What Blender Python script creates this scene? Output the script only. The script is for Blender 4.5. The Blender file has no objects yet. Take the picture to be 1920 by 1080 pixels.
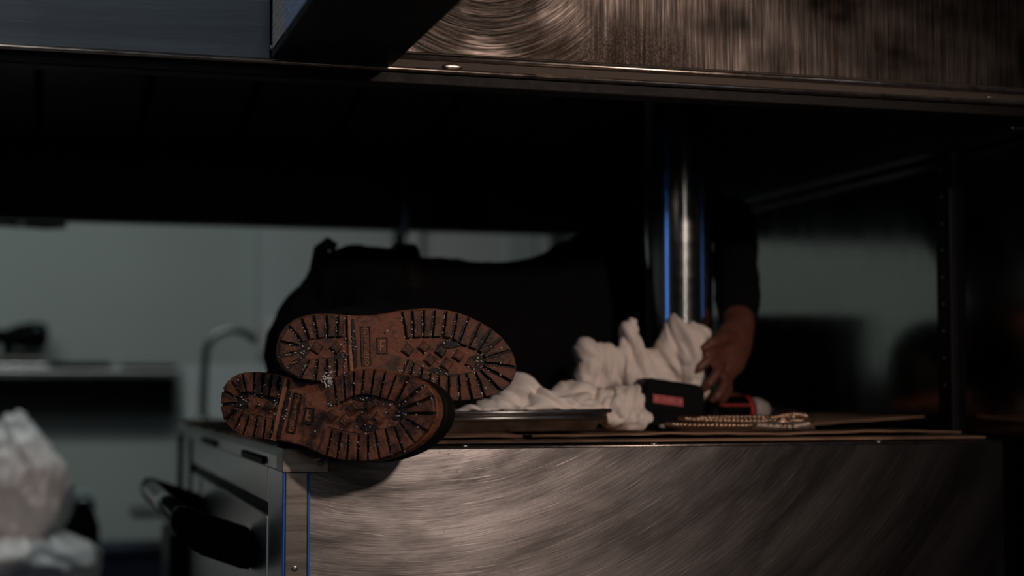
import bpy, bmesh, math, random
import numpy as np
from mathutils import Vector, Matrix, noise
random.seed(7)
np.random.seed(7)
S = bpy.context.scene
COL = S.collection
R = math.radians

# ------------------------------------------------------------------ camera, world, lights, exposure
cam_d = bpy.data.cameras.new('camera')
cam = bpy.data.objects.new('camera', cam_d)
COL.objects.link(cam)
cam.location = (0, 0, 1.02)
cam.rotation_euler = (R(90 + 3.4717), 0, R(-16.2319))
cam_d.sensor_width = 36.0
cam_d.lens = 3000.0 / 1920.0 * 36.0
cam_d.clip_start = 0.05
cam_d.dof.use_dof = True
cam_d.dof.focus_distance = 2.13
cam_d.dof.aperture_fstop = 2.1
S.camera = cam

w = bpy.data.worlds.new('world')
S.world = w
w.use_nodes = True
w.node_tree.nodes['Background'].inputs[0].default_value = (0.10, 0.12, 0.15, 1)
w.node_tree.nodes['Background'].inputs[1].default_value = 0.02

S.view_settings.view_transform = 'Standard'
S.view_settings.look = 'None'
S.view_settings.gamma = 1.0
S.view_settings.exposure = 0.0
S.view_settings.use_curve_mapping = False


def aim(o, target):
    o.rotation_euler = (Vector(target) - o.location).to_track_quat('-Z', 'Y').to_euler()


def spot(name, loc, target, power, col, size, cone, blend):
    l = bpy.data.lights.new(name, 'SPOT')
    l.energy = power; l.color = col; l.shadow_soft_size = size
    l.spot_size = R(cone); l.spot_blend = blend
    o = bpy.data.objects.new(name, l); COL.objects.link(o); o.location = loc; aim(o, target)
    return o


def area(name, loc, target, power, col, sx, sy):
    l = bpy.data.lights.new(name, 'AREA')
    l.energy = power; l.color = col; l.shape = 'RECTANGLE'; l.size = sx; l.size_y = sy
    o = bpy.data.objects.new(name, l); COL.objects.link(o); o.location = loc; aim(o, target)
    return o


# work lamp standing behind and to the right of the camera
spot('work_lamp', (1.30, -0.75, 2.08), (0.74, 2.15, 1.08), 136, (1.0, 0.80, 0.69), 0.08, 34, 1.0)
# fluorescent ceiling panels of the far kitchen
area('far_ceiling_lamp', (-0.1, 4.40, 2.70), (-0.1, 4.75, 0.0), 13, (0.94, 1.0, 0.97), 1.5, 0.5)
area('aisle_ceiling_lamp', (-1.3, 0.8, 2.70), (-1.3, 0.8, 0.0), 11, (0.93, 0.98, 1.0), 0.5, 1.0)
area('aisle_ceiling_lamp', (-1.35, 3.2, 2.70), (-1.2, 3.6, 0.0), 11.5, (0.92, 1.0, 0.98), 0.5, 1.2)
# dusk light through the window in the left wall
area('window_light', (-1.93, 0.86, 1.25), (0.5, 0.86, 1.25), 1.5, (0.12, 0.33, 1.0), 0.22, 1.1)
# added light strip behind the camera, for the white streak on the pipe
area('pipe_streak_light', (1.18, -2.6, 1.45), (1.18, 2.0, 1.45), 1.3, (1.0, 0.93, 0.85), 0.10, 1.0)
# cool ceiling panel far behind the camera
area('rear_ceiling_lamp', (0.1, -3.0, 2.70), (0.1, -2.6, 0.0), 4.2, (0.70, 0.86, 1.0), 1.2, 0.5)


# ------------------------------------------------------------------ helpers
def link(o, parent=None):
    COL.objects.link(o)
    if parent is not None:
        o.parent = parent
    return o


def tag(o, label=None, cat=None, group=None, kind=None):
    if label: o['label'] = label
    if cat: o['category'] = cat
    if group: o['group'] = group
    if kind: o['kind'] = kind
    return o


def empty(name, loc, rz=0.0, parent=None):
    o = bpy.data.objects.new(name, None)
    o.location = loc; o.rotation_euler = (0, 0, rz); o.empty_display_size = 0.05
    return link(o, parent)


def bm_obj(name, bm, mats, parent=None, smooth=False):
    me = bpy.data.meshes.new(name)
    bmesh.ops.recalc_face_normals(bm, faces=bm.faces)
    bm.to_mesh(me); bm.free()
    if not isinstance(mats, (list, tuple)): mats = [mats]
    for m in mats: me.materials.append(m)
    if smooth:
        for p in me.polygons: p.use_smooth = True
    o = bpy.data.objects.new(name, me)
    return link(o, parent)


def add_box(bm, x0, x1, y0, y1, z0, z1, bev=0.0, seg=2, mi=0):
    vs = [bm.verts.new((x, y, z)) for x in (x0, x1) for y in (y0, y1) for z in (z0, z1)]
    fs = [(0, 1, 3, 2), (4, 6, 7, 5), (0, 4, 5, 1), (2, 3, 7, 6), (0, 2, 6, 4), (1, 5, 7, 3)]
    faces = [bm.faces.new([vs[i] for i in f]) for f in fs]
    for f in faces: f.material_index = mi
    if bev > 0:
        es = list({e for f in faces for e in f.edges})
        bmesh.ops.bevel(bm, geom=es, offset=bev, segments=seg, affect='EDGES', profile=0.5)


def box(name, x0, x1, y0, y1, z0, z1, mat, parent=None, bev=0.0, seg=2):
    bm = bmesh.new(); add_box(bm, x0, x1, y0, y1, z0, z1, bev, seg)
    return bm_obj(name, bm, mat, parent)


def add_prism(bm, pts, a0, a1, axis, mi=0):
    """polygon pts (2D) extruded between a0 and a1 along axis 'x','y','z'"""
    def P(p, a):
        return {'x': (a, p[0], p[1]), 'y': (p[0], a, p[1]), 'z': (p[0], p[1], a)}[axis]
    A = [bm.verts.new(P(p, a0)) for p in pts]; B = [bm.verts.new(P(p, a1)) for p in pts]
    n = len(pts)
    f1 = bm.faces.new(A); f2 = bm.faces.new(B[::-1]); f1.material_index = f2.material_index = mi
    for i in range(n):
        f = bm.faces.new((A[i], B[i], B[(i + 1) % n], A[(i + 1) % n])); f.material_index = mi
    return A, B


def add_tube(bm, pts, rad, seg=12, caps=True, flat=None, ref=(0, 0, 1)):
    """tube along points; rad number, list, or list of (ra, rb); rb along the ref-ish direction"""
    pts = [Vector(p) for p in pts]; n = len(pts); rings = []
    ref = Vector(ref)
    for i, p in enumerate(pts):
        t = (pts[min(i + 1, n - 1)] - pts[max(i - 1, 0)]).normalized()
        s = t.cross(ref)
        if s.length < 1e-4: s = t.cross(Vector((1, 0, 0)))
        s.normalize(); u = s.cross(t).normalized()
        r = rad[i] if isinstance(rad, (list, tuple)) else rad
        ra, rb = r if isinstance(r, (list, tuple)) else (r, r)
        rings.append([bm.verts.new(p + s * ra * math.cos(2 * math.pi * k / seg) + u * rb * math.sin(2 * math.pi * k / seg)) for k in range(seg)])
    for a, b in zip(rings, rings[1:]):
        for k in range(seg):
            bm.faces.new((a[k], a[(k + 1) % seg], b[(k + 1) % seg], b[k]))
    if caps:
        bm.faces.new(rings[0][::-1]); bm.faces.new(rings[-1])
    return rings


def tube(name, pts, rad, mat, parent=None, seg=16, smooth=True, ref=(0, 0, 1)):
    bm = bmesh.new(); add_tube(bm, pts, rad, seg, ref=ref)
    return bm_obj(name, bm, mat, parent, smooth)


def add_ball(bm, c, r, sub=2, sc=(1, 1, 1), rot=None):
    m = Matrix.Translation(c) @ (rot or Matrix()) @ Matrix.Diagonal((r * sc[0], r * sc[1], r * sc[2], 1))
    bmesh.ops.create_icosphere(bm, subdivisions=sub, radius=1.0, matrix=m)


def add_lathe(bm, prof, M, seg=24):
    rings = []
    for r, z in prof:
        rings.append([bm.verts.new(M @ Vector((r * math.cos(2 * math.pi * k / seg), r * math.sin(2 * math.pi * k / seg), z))) for k in range(seg)])
    for a, b in zip(rings, rings[1:]):
        for k in range(seg):
            bm.faces.new((a[k], a[(k + 1) % seg], b[(k + 1) % seg], b[k]))
    bm.faces.new(rings[0][::-1]); bm.faces.new(rings[-1])


def rivet(name, loc, r, mat, parent, normal='-y'):
    bm = bmesh.new()
    M = Matrix.Translation(loc) @ (Matrix.Rotation(R(90), 4, 'X') if normal == '-y' else Matrix.Rotation(R(-90), 4, 'Y'))
    add_lathe(bm, [(r, -0.001), (r, 0.0006), (r * 0.85, 0.0016), (r * 0.45, 0.0022), (r * 0.4, 0.0012)], M, 16)
    return bm_obj(name, bm, mat, parent)


def smoothstep(a, b, x):
    t = min(1, max(0, (x - a) / (b - a))); return t * t * (3 - 2 * t)


# ------------------------------------------------------------------ materials
class NT:
    def __init__(self, name):
        self.m = bpy.data.materials.new(name); self.m.use_nodes = True
        self.t = self.m.node_tree; self.b = self.t.nodes['Principled BSDF']
        self.tc = self.t.nodes.new('ShaderNodeTexCoord')

    def n(self, typ, **kw):
        nd = self.t.nodes.new(typ)
        for k, v in kw.items(): setattr(nd, k, v)
        return nd

    def l(self, a, b): self.t.links.new(a, b)

    def mapping(self, scale=(1, 1, 1), rot=(0, 0, 0), src=None):
        mp = self.n('ShaderNodeMapping'); mp.inputs['Scale'].default_value = scale; mp.inputs['Rotation'].default_value = rot
        self.l(src or self.tc.outputs['Object'], mp.inputs['Vector']); return mp.outputs[0]

    def noise(self, vec, scale, detail=4, rough=0.55, dist=0.0):
        nz = self.n('ShaderNodeTexNoise'); nz.inputs['Scale'].default_value = scale; nz.inputs['Detail'].default_value = detail
        nz.inputs['Roughness'].default_value = rough; nz.inputs['Distortion'].default_value = dist
        self.l(vec, nz.inputs['Vector']); return nz.outputs['Fac']

    def ramp(self, fac, stops):
        r = self.n('ShaderNodeValToRGB'); el = r.color_ramp.elements
        while len(el) < len(stops): el.new(0.5)
        for e, (p, c) in zip(el, stops):
            e.position = p; e.color = (c, c, c, 1) if isinstance(c, (int, float)) else (*c, 1)
        self.l(fac, r.inputs[0]); return r.outputs[0]

    def math(self, op, a, b=None):
        m = self.n('ShaderNodeMath', operation=op)
        for i, v in enumerate((a, b)):
            if v is None: continue
            if isinstance(v, (int, float)): m.inputs[i].default_value = v
            else: self.l(v, m.inputs[i])
        return m.outputs[0]

    def mix(self, fac, a, b, mode='MIX'):
        m = self.n('ShaderNodeMix', data_type='RGBA', blend_type=mode)
        for sock, v in ((m.inputs[0], fac), (m.inputs[6], a), (m.inputs[7], b)):
            if isinstance(v, (int, float)): sock.default_value = v
            elif isinstance(v, tuple): sock.default_value = (*v, 1)
            else: self.l(v, sock)
        return m.outputs[2]

    def bump(self, h, strength, dist=0.001):
        b = self.n('ShaderNodeBump'); b.inputs['Strength'].default_value = strength; b.inputs['Distance'].default_value = dist
        self.l(h, b.inputs['Height']); self.l(b.outputs[0], self.b.inputs['Normal'])

    def set(self, **kw):
        for k, v in kw.items():
            s = self.b.inputs[k.replace('_', ' ')]
            if isinstance(v, (int, float)): s.default_value = v
            elif isinstance(v, tuple): s.default_value = (*v, 1) if len(v) == 3 else v
            else: self.l(v, s)
        return self


def flat(name, col, rough=0.5, metal=0.0, var=0.25, scale=40.0, **kw):
    t = NT(name)
    nz = t.noise(t.tc.outputs['Object'], scale)
    c = t.mix(nz, tuple(v * (1 - var) for v in col), tuple(min(1, v * (1 + var)) for v in col))
    t.set(Base_Color=c, Roughness=t.ramp(nz, [(0.3, max(0, rough - 0.06)), (0.7, min(1, rough + 0.06))]), Metallic=metal, **kw)
    return t.m


def arc_coords(t, centre, plane='xz', ks=260.0, ka=3.0):
    """(radius, angle) about a centre: brushing left by a swung pad"""
    sp = t.n('ShaderNodeSeparateXYZ'); t.l(t.tc.outputs['Object'], sp.inputs[0])
    a, b = (sp.outputs['X'], sp.outputs['Z']) if plane == 'xz' else (sp.outputs['Y'], sp.outputs['Z'])
    dx = t.math('SUBTRACT', a, centre[0]); dz = t.math('SUBTRACT', b, centre[1])
    r = t.math('SQRT', t.math('ADD', t.math('MULTIPLY', dx, dx), t.math('MULTIPLY', dz, dz)))
    th = t.math('ARCTAN2', dz, dx)
    cb = t.n('ShaderNodeCombineXYZ')
    t.l(t.math('MULTIPLY', r, ks), cb.inputs[0]); t.l(t.math('MULTIPLY', th, ka), cb.inputs[1])
    return cb.outputs[0]


def brushed(name, col, rough, centre, ks=260, ka=4, streak=0.35, patch=0.3, bump=0.12, dirt=None, speck=0.0, patch_scale=5.0, aniso=0.0, pr=4.0, scratch=0.6):
    t = NT(name)
    v = arc_coords(t, centre, ks=ks, ka=ka)
    s1 = t.noise(v, 1.0, 3, 0.6)
    s2 = t.noise(v, 3.1, 2, 0.6)
    st = t.math('MULTIPLY', t.math('ADD', s1, s2), 0.5)
    pa = t.noise(arc_coords(t, centre, ks=patch_scale * pr, ka=patch_scale * 0.8), 1.0, 4, 0.6, 0.3)
    dark = t.ramp(st, [(0.30, 1 - streak), (0.62, 1.0)])
    pt = t.ramp(pa, [(0.32, 1 - patch), (0.66, 1.0)])
    c = t.mix(1.0, t.mix(1.0, col, dark, 'MULTIPLY'), pt, 'MULTIPLY')
    scr = t.ramp(t.noise(arc_coords(t, (centre[0] + 0.05, centre[1] - 0.1), ks=ks * 2.1, ka=ka * 0.9), 1.0, 2, 0.5), [(0.66, 0.0), (0.74, 0.7)])
    c = t.mix(t.math('MULTIPLY', scr, scratch), c, tuple(min(1, v * 1.7) for v in col))
    if speck:
        vo = t.n('ShaderNodeTexVoronoi'); vo.inputs['Scale'].default_value = 55.0
        t.l(t.mapping((1, 1, 0.45)), vo.inputs['Vector'])
        c = t.mix(t.ramp(vo.outputs['Distance'], [(0.04, speck), (0.09, 0.0)]), c, (0.03, 0.022, 0.018))
    if dirt:
        dn = t.noise(t.mapping((22, 22, 1.1)), 1.6, 5, 0.7)
        c = t.mix(t.ramp(dn, [(0.55, 0.0), (0.72, dirt)]), c, (0.07, 0.045, 0.03))
    t.set(Base_Color=c, Metallic=1.0, Roughness=t.ramp(st, [(0.3, min(1, rough + 0.10)), (0.7, max(0.05, rough - 0.08))]))
    if aniso:
        t.set(Anisotropic=aniso); t.b.inputs['Anisotropic Rotation'].default_value = 0.25
        tg = t.n('ShaderNodeTangent', direction_type='RADIAL', axis='Z'); t.l(tg.outputs[0], t.b.inputs['Tangent'])
    t.bump(st, bump, 0.0006)
    return t.m


M = {}
M['panel'] = brushed('range_side_steel', (0.33, 0.30, 0.29), 0.355, (0.47, 1.46), ks=330, ka=5, streak=0.62, patch=0.72, bump=0.35, speck=0.35, aniso=0.75, patch_scale=4.0, pr=4.5, scratch=1.0)
M['trim_steel'] = brushed('trim_steel', (0.50, 0.44, 0.40), 0.34, (0.3, 6.0), ks=420, ka=60, streak=0.3, patch=0.45, bump=0.15, patch_scale=22)
t = NT('range_front_steel')      # brushed along its length: reflections smear up and down
fn_ = t.noise(t.tc.outputs['Object'], 6)
t.set(Base_Color=t.mix(fn_, (0.68, 0.68, 0.67), (0.82, 0.82, 0.81)), Metallic=1.0, Roughness=t.ramp(fn_, [(0.3, 0.29), (0.7, 0.33)]), Anisotropic=0.9)
t.b.inputs['Anisotropic Rotation'].default_value = 0.25
tg_ = t.n('ShaderNodeTangent', direction_type='RADIAL', axis='Z'); t.l(tg_.outputs[0], t.b.inputs['Tangent'])
M['front_steel'] = t.m
M['handle_steel'] = flat('handle_steel', (0.60, 0.61, 0.61), 0.22, 1.0, 0.1, 30)
t = NT('hood_face_steel')
sp = t.n('ShaderNodeSeparateXYZ'); t.l(t.tc.outputs['Object'], sp.inputs[0])
def mrange(src, a, b, lo=0.0, hi=1.0):
    m = t.n('ShaderNodeMapRange', interpolation_type='SMOOTHSTEP'); t.l(src, m.inputs[0])
    for k_, v_ in zip((1, 2, 3, 4), (a, b, lo, hi)): m.inputs[k_].default_value = v_
    return m.outputs[0]
arcs = t.noise(arc_coords(t, (0.56, 1.66), ks=300, ka=2.2), 1.0, 3, 0.7)
vert = t.noise(t.mapping((210, 1, 7), (0, R(9), 0)), 1.0, 3, 0.7)
ml = mrange(t.math('ADD', sp.outputs['X'], t.math('MULTIPLY', t.noise(t.tc.outputs['Object'], 9, 3), 0.25)), 0.76, 0.86)
br = t.mix(ml, arcs, vert)
brr = t.mix(ml, t.ramp(arcs, [(0.40, 0.22), (0.56, 0.62), (0.66, 1.0)]), t.ramp(vert, [(0.38, 0.14), (0.56, 0.36), (0.70, 0.72)]))
large = t.ramp(t.noise(t.mapping((1.0, 1, 1.5)), 5.5, 3, 0.5), [(0.38, 0.12), (0.60, 1.0)])
dx = t.math('SUBTRACT', sp.outputs['X'], 0.76); dz = t.math('MULTIPLY', t.math('SUBTRACT', sp.outputs['Z'], 1.475), 1.9)
rr = t.math('SQRT', t.math('ADD', t.math('MULTIPLY', dx, dx), t.math('MULTIPLY', dz, dz)))
blot = t.math('MULTIPLY', mrange(t.math('ADD', rr, t.math('MULTIPLY', t.noise(t.tc.outputs['Object'], 25, 4), 0.12)), 0.10, 0.24, 1.0, 0.0), t.ramp(t.noise(t.tc.outputs['Object'], 420, 2), [(0.36, 0.95), (0.62, 0.55)]))
drip = t.math('MULTIPLY', t.ramp(t.noise(t.mapping((38, 1, 0.9)), 1.0, 4, 0.65), [(0.60, 0.0), (0.67, 0.85)]), mrange(sp.outputs['X'], 0.95, 1.1))
vo = t.n('ShaderNodeTexVoronoi'); vo.inputs['Scale'].default_value = 70.0; t.l(t.tc.outputs['Object'], vo.inputs['Vector'])
c = t.mix(1.0, t.mix(1.0, (0.28, 0.228, 0.20), brr, 'MULTIPLY'), large, 'MULTIPLY')
c = t.mix(blot, c, (0.030, 0.021, 0.016)); c = t.mix(drip, c, (0.040, 0.024, 0.015))
c = t.mix(t.ramp(vo.outputs['Distance'], [(0.05, 0.8), (0.11, 0.0)]), c, (0.03, 0.02, 0.015))
t.set(Base_Color=c, Metallic=1.0, Roughness=t.math('ADD', t.math('MULTIPLY', blot, 0.2), t.ramp(br, [(0.3, 0.47), (0.7, 0.36)])))
t.bump(br, 0.22, 0.0005)
M['hood_warm'] = t.m
M['hood_cool'] = brushed('hood_left_steel', (0.46, 0.48, 0.50), 0.42, (0.0, 9.0), ks=120, ka=30, streak=0.15, patch=0.3, bump=0.06, patch_scale=4)
M['bead'] = flat('lip_bead_steel', (0.60, 0.49, 0.42), 0.32, 1.0, 0.4, 60)
M['grease'] = flat('greasy_lip', (0.070, 0.048, 0.035), 0.7, 0.0, 0.6, 80)
M['lip_dark'] = flat('sooty_lip', (0.010, 0.008, 0.007), 0.6, 0.0, 0.6, 60, Specular_IOR_Level=0.2)
M['soot'] = flat('sooty_hood_inside', (0.010, 0.009, 0.009), 0.36, 0.0, 0.5, 8)
M['dark_metal'] = flat('dark_painted_metal', (0.008, 0.008, 0.009), 0.5, 0.0, 0.4, 20, Specular_IOR_Level=0.25)
M['black_plastic'] = flat('black_plastic', (0.0018, 0.0018, 0.002), 0.5, 0.0, 0.4, 60, Specular_IOR_Level=0.06)
M['red_plastic'] = flat('red_plastic', (0.42, 0.03, 0.035), 0.45, 0.0, 0.2, 60)
M['label_print'] = flat('label_print', (0.50, 0.12, 0.11), 0.5, 0.0, 0.2, 60)
M['grey_plastic'] = flat('grey_plastic', (0.36, 0.33, 0.31), 0.5, 0.0, 0.15, 60)
M['blue_film'] = flat('blue_film', (0.05, 0.17, 0.60), 0.3, 0.0, 0.2, 40)
M['wall_steel'] = None
t = NT('splash_wall_steel')
pn = t.noise(t.mapping((2, 2, 9)), 1.2, 4, 0.6)
t.set(Base_Color=t.mix(pn, (0.33, 0.32, 0.30), (0.44, 0.43, 0.41)), Metallic=1.0, Roughness=t.ramp(t.noise(t.mapping((30, 30, 4)), 1.0, 3), [(0.3, 0.11), (0.7, 0.15)]))
M['wall_steel'] = t.m
t = NT('chrome_pipe')
t.set(Base_Color=(0.72, 0.71, 0.70), Metallic=1.0, Roughness=t.ramp(t.noise(t.mapping((2, 2, 30)), 1.5, 3), [(0.3, 0.10), (0.7, 0.16)]))
M['pipe'] = t.m
M['paint'] = flat('grey_green_paint', (0.43, 0.485, 0.465), 0.7, 0.0, 0.07, 3)
M['paint_pale'] = flat('pale_wall_paint', (0.49, 0.53, 0.53), 0.7, 0.0, 0.06, 3)
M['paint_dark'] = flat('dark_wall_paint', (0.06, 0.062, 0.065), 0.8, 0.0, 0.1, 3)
M['white'] = flat('white_panel', (0.60, 0.60, 0.61), 0.5, 0.0, 0.06, 5)
M['floor'] = flat('floor_tile', (0.10, 0.085, 0.075), 0.45, 0.0, 0.3, 12)
M['tile'] = flat('floor_tile_red', (0.13, 0.075, 0.055), 0.45, 0.0, 0.3, 12)

# cardboard
t = NT('brown_cardboard')
cn = t.noise(t.tc.outputs['Object'], 18, 5, 0.6)
c = t.mix(cn, (0.15, 0.083, 0.048), (0.38, 0.22, 0.135))
c = t.mix(t.ramp(t.noise(t.tc.outputs['Object'], 5, 4), [(0.5, 0.0), (0.68, 0.85)]), c, (0.035, 0.022, 0.016))
t.set(Base_Color=c, Roughness=0.85); t.bump(cn, 0.3, 0.002)
M['cardboard'] = t.m

# boot rubber
def rubber(name, base, dirt_lo, dirt_hi, grime):
    t = NT(name)
    big = t.noise(t.tc.outputs['Object'], 28, 5, 0.65)
    fine = t.noise(t.tc.outputs['Object'], 190, 5, 0.7)
    c = t.mix(fine, tuple(v * 0.62 for v in base), tuple(v * 1.35 for v in base))
    med = t.noise(t.tc.outputs['Object'], 75, 4, 0.7)
    c = t.mix(t.ramp(med, [(0.52, 0.0), (0.64, 0.75)]), c, tuple(v * 1.6 for v in grime))
    c = t.mix(t.ramp(big, [(dirt_lo, 0.0), (dirt_hi, 0.92)]), c, grime)
    t.set(Base_Color=c, Roughness=t.ramp(big, [(0.4, 0.58), (0.7, 0.42)]), Specular_IOR_Level=0.3)
    t.bump(t.math('ADD', fine, med), 0.6, 0.0014)
    return t.m
M['rubber'] = rubber('gum_rubber', (0.19, 0.064, 0.035), 0.50, 0.66, (0.035, 0.018, 0.012))
M['lug'] = rubber('dirty_lug_rubber', (0.15, 0.056, 0.034), 0.44, 0.62, (0.020, 0.011, 0.008))
M['lug_low'] = rubber('lug_rubber_lifted_dirty', (0.19, 0.070, 0.038), 0.42, 0.60, (0.014, 0.008, 0.006))  # lower sole: heavier grime over a base lifted against the weak lamp light
M['rubber_low'] = rubber('gum_rubber_lifted_dirty', (0.26, 0.092, 0.049), 0.46, 0.64, (0.022, 0.012, 0.008))  # base lifted likewise, as the lower sole is turned from the lamp
M['rubber_worn'] = rubber('worn_rubber_edge', (0.33, 0.14, 0.075), 0.56, 0.74, (0.06, 0.03, 0.02))
M['grime'] = rubber('packed_grime', (0.030, 0.020, 0.016), 0.4, 0.7, (0.008, 0.006, 0.005))
M['grime'].node_tree.nodes['Principled BSDF'].inputs['Specular IOR Level'].default_value = 0.25
M['grit'] = flat('white_grit', (0.62, 0.58, 0.54), 0.3, 0.0, 0.3, 300)
M['upper'] = flat('boot_leather', (0.007, 0.0055, 0.005), 0.6, 0.0, 0.3, 60, Specular_IOR_Level=0.15)
def fabric(name, col, rough=0.95):
    t = NT(name)
    nz = t.noise(t.tc.outputs['Object'], 9, 4)
    t.set(Base_Color=t.mix(nz, tuple(v * 0.7 for v in col), tuple(v * 1.3 for v in col)), Roughness=rough, Specular_IOR_Level=0.12)
    t.bump(t.noise(t.tc.outputs['Object'], 700, 2), 0.25, 0.0006)
    return t.m
M['black_cloth'] = fabric('black_shirt_cloth', (0.0045, 0.0045, 0.005))
M['black_denim'] = fabric('black_denim', (0.0055, 0.0055, 0.0075))
t = NT('rag_cotton')
rn = t.noise(t.tc.outputs['Object'], 16, 4)
c = t.mix(rn, (0.78, 0.68, 0.62), (0.92, 0.82, 0.75))
c = t.mix(t.ramp(t.noise(t.tc.outputs['Object'], 11, 5, 0.6), [(0.60, 0.0), (0.76, 0.5)]), c, (0.30, 0.22, 0.14))
t.set(Base_Color=c, Roughness=0.95, Specular_IOR_Level=0.15)
t.bump(t.noise(t.tc.outputs['Object'], 900, 2), 0.3, 0.0006)
M['rag'] = t.m
t = NT('skin')
sn = t.noise(t.tc.outputs['Object'], 45, 4)
t.set(Base_Color=t.mix(sn, (0.085, 0.030, 0.020), (0.165, 0.060, 0.040)), Roughness=0.5, Subsurface_Weight=0.08)
t.b.inputs['Subsurface Radius'].default_value = (0.01, 0.004, 0.002)
t.bump(sn, 0.2, 0.001)
M['skin'] = t.m
M['hair'] = flat('dark_hair', (0.008, 0.007, 0.007), 0.6, 0.0, 0.4, 200)
t = NT('white_plastic_film')
pn = t.noise(t.tc.outputs['Object'], 9, 4)
t.set(Base_Color=t.mix(pn, (0.74, 0.74, 0.75), (0.88, 0.88, 0.89)), Roughness=0.33, Specular_IOR_Level=0.6)
t.bump(t.noise(t.tc.outputs['Object'], 9, 2, 0.5, 0.6), 0.4, 0.015)
M['bag'] = t.m
M['steel_plain'] = flat('dull_steel', (0.40, 0.40, 0.40), 0.35, 1.0, 0.15, 30)
M['pan'] = flat('burnt_aluminium', (0.24, 0.195, 0.165), 0.38, 1.0, 0.5, 35)
M['faucet'] = flat('faucet_steel', (0.22, 0.24, 0.235), 0.4, 0.9, 0.1, 30)
M['braid'] = flat('braided_steel', (0.62, 0.44, 0.32), 0.30, 1.0, 0.45, 260)
M['braid_pale'] = flat('wire_cup_bristle', (0.55, 0.44, 0.36), 0.40, 0.9, 0.4, 200)
M['navy'] = flat('navy_plastic', (0.006, 0.011, 0.035), 0.5, 0.0, 0.2, 20)
M['teal_glass'] = flat('teal_glass', (0.10, 0.17, 0.17), 0.12, 0.0, 0.1, 20)
M['pale_blue'] = flat('pale_blue_plastic', (0.30, 0.36, 0.42), 0.45, 0.0, 0.1, 20)
# papers with illegible writing
def paper(name, col, ink, lines):
    t = NT(name)
    wv = t.n('ShaderNodeTexWave', wave_type='BANDS', bands_direction='Z'); wv.inputs['Scale'].default_value = lines
    t.l(t.tc.outputs['Object'], wv.inputs['Vector'])
    rows = t.ramp(wv.outputs['Fac'], [(0.52, 0.0), (0.60, 1.0)])
    wn = t.ramp(t.noise(t.mapping((1, 260, 90)), 1.0, 3, 0.7), [(0.50, 0.0), (0.56, 1.0)])
    c = t.mix(t.math('MULTIPLY', rows, wn), col, ink)
    t.set(Base_Color=c, Roughness=0.6)
    return t.m
M['paper_cream'] = paper('cream_paper', (0.46, 0.44, 0.37), (0.08, 0.08, 0.08), 34)
M['paper_blue'] = paper('blue_paper', (0.34, 0.42, 0.56), (0.05, 0.06, 0.12), 42)

# ------------------------------------------------------------------ the setting
def struct(o): o['kind'] = 'structure'; return o

struct(box('floor', -2.2, 3.3, -4.1, 6.4, -0.1, 0.0, M['floor']))
struct(box('ceiling', -2.2, 3.3, -4.1, 6.4, 2.78, 2.88, M['paint_pale']))
struct(box('wall_back', -2.2, 3.3, 6.2, 6.4, 0, 2.78, M['paint']))
struct(box('wall_front', -2.2, 3.3, -4.3, -4.1, 0, 2.78, M['paint_dark']))
struct(box('wall_recess', 0.775, 1.29, 6.08, 6.2, 0, 2.78, M['paint_pale']))
struct(box('wall_far_right', 3.1, 3.3, -4.1, 6.2, 0, 2.78, M['paint']))
# left wall around its window
bm = bmesh.new()
add_box(bm, -2.2, -2.0, -4.1, 0.70, 0, 2.78); add_box(bm, -2.2, -2.0, 1.02, 6.2, 0, 2.78)
add_box(bm, -2.2, -2.0, 0.70, 1.02, 0, 0.65); add_box(bm, -2.2, -2.0, 0.70, 1.02, 1.85, 2.78)
struct(bm_obj('wall_left', bm, M['paint_dark']))
wn = struct(box('window_1', -2.12, -2.10, 0.70, 1.02, 0.65, 1.85, M['blue_film']))
for a in ((-2.05, -1.97, 0.67, 0.70, 0.62, 1.88), (-2.05, -1.97, 1.02, 1.05, 0.62, 1.88), (-2.05, -1.97, 0.70, 1.02, 0.62, 0.65), (-2.05, -1.97, 0.70, 1.02, 1.85, 1.88)):
    box('window_frame', *a, M['dark_metal'], wn, 0.004)
# stainless partition behind the range
wr = struct(box('wall_right', 1.455, 1.56, 2.381, 4.26, 0, 2.78, M['wall_steel']))
box('splash_panel', 1.450, 1.4548, 0.4, 2.334, 0.02, 2.78, M['wall_steel'], wr)
box('wall_core', 1.4552, 1.56, 0.4, 2.3805, 0, 2.78, M['wall_steel'], wr)
tr = struct(box('trim_1', 1.436, 1.4546, 2.336, 2.380, 0.0, 2.5, M['dark_metal'], None, 0.003))
for i in range(9):
    bm = bmesh.new(); add_lathe(bm, [(0.003, -0.001), (0.003, 0.001), (0.0015, 0.002)], Matrix.Translation((1.4355, 2.358, 1.02 + i * 0.045)) @ Matrix.Rotation(R(-90), 4, 'Y'), 10)
    bm_obj('screw', bm, M['steel_plain'], tr)
# far door with its frame
d1 = struct(box('door_1', 1.40, 1.885, 6.12, 6.18, 0.0, 2.05, M['white']))
box('door_frame', 1.310, 1.345, 6.10, 6.2, 0.0, 2.1, M['dark_metal'], d1)
box('door_frame', 1.345, 1.40, 6.08, 6.2, 0.0, 2.1, M['white'], d1, 0.004)
box('door_frame', 1.885, 1.93, 6.08, 6.2, 0.0, 2.1, M['white'], d1, 0.004)
box('door_panel', 1.755, 1.875, 6.10, 6.12, 0.1, 2.0, M['paint_pale'], d1, 0.004)

# ------------------------------------------------------------------ the range
TOP = 0.934
rg = empty('cooking_range', (0.85, 3.02, 0.0))
tag(rg, 'long stainless steel cooking range with brushed end panel under the lying man', 'range')
rg_off = Vector((0.85, 3.02, 0))


def rp(o):
    """keep world coordinates of meshes written in world space under the range empty"""
    o.parent = rg; o.matrix_parent_inverse = Matrix.Translation(-rg_off); return o

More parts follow.
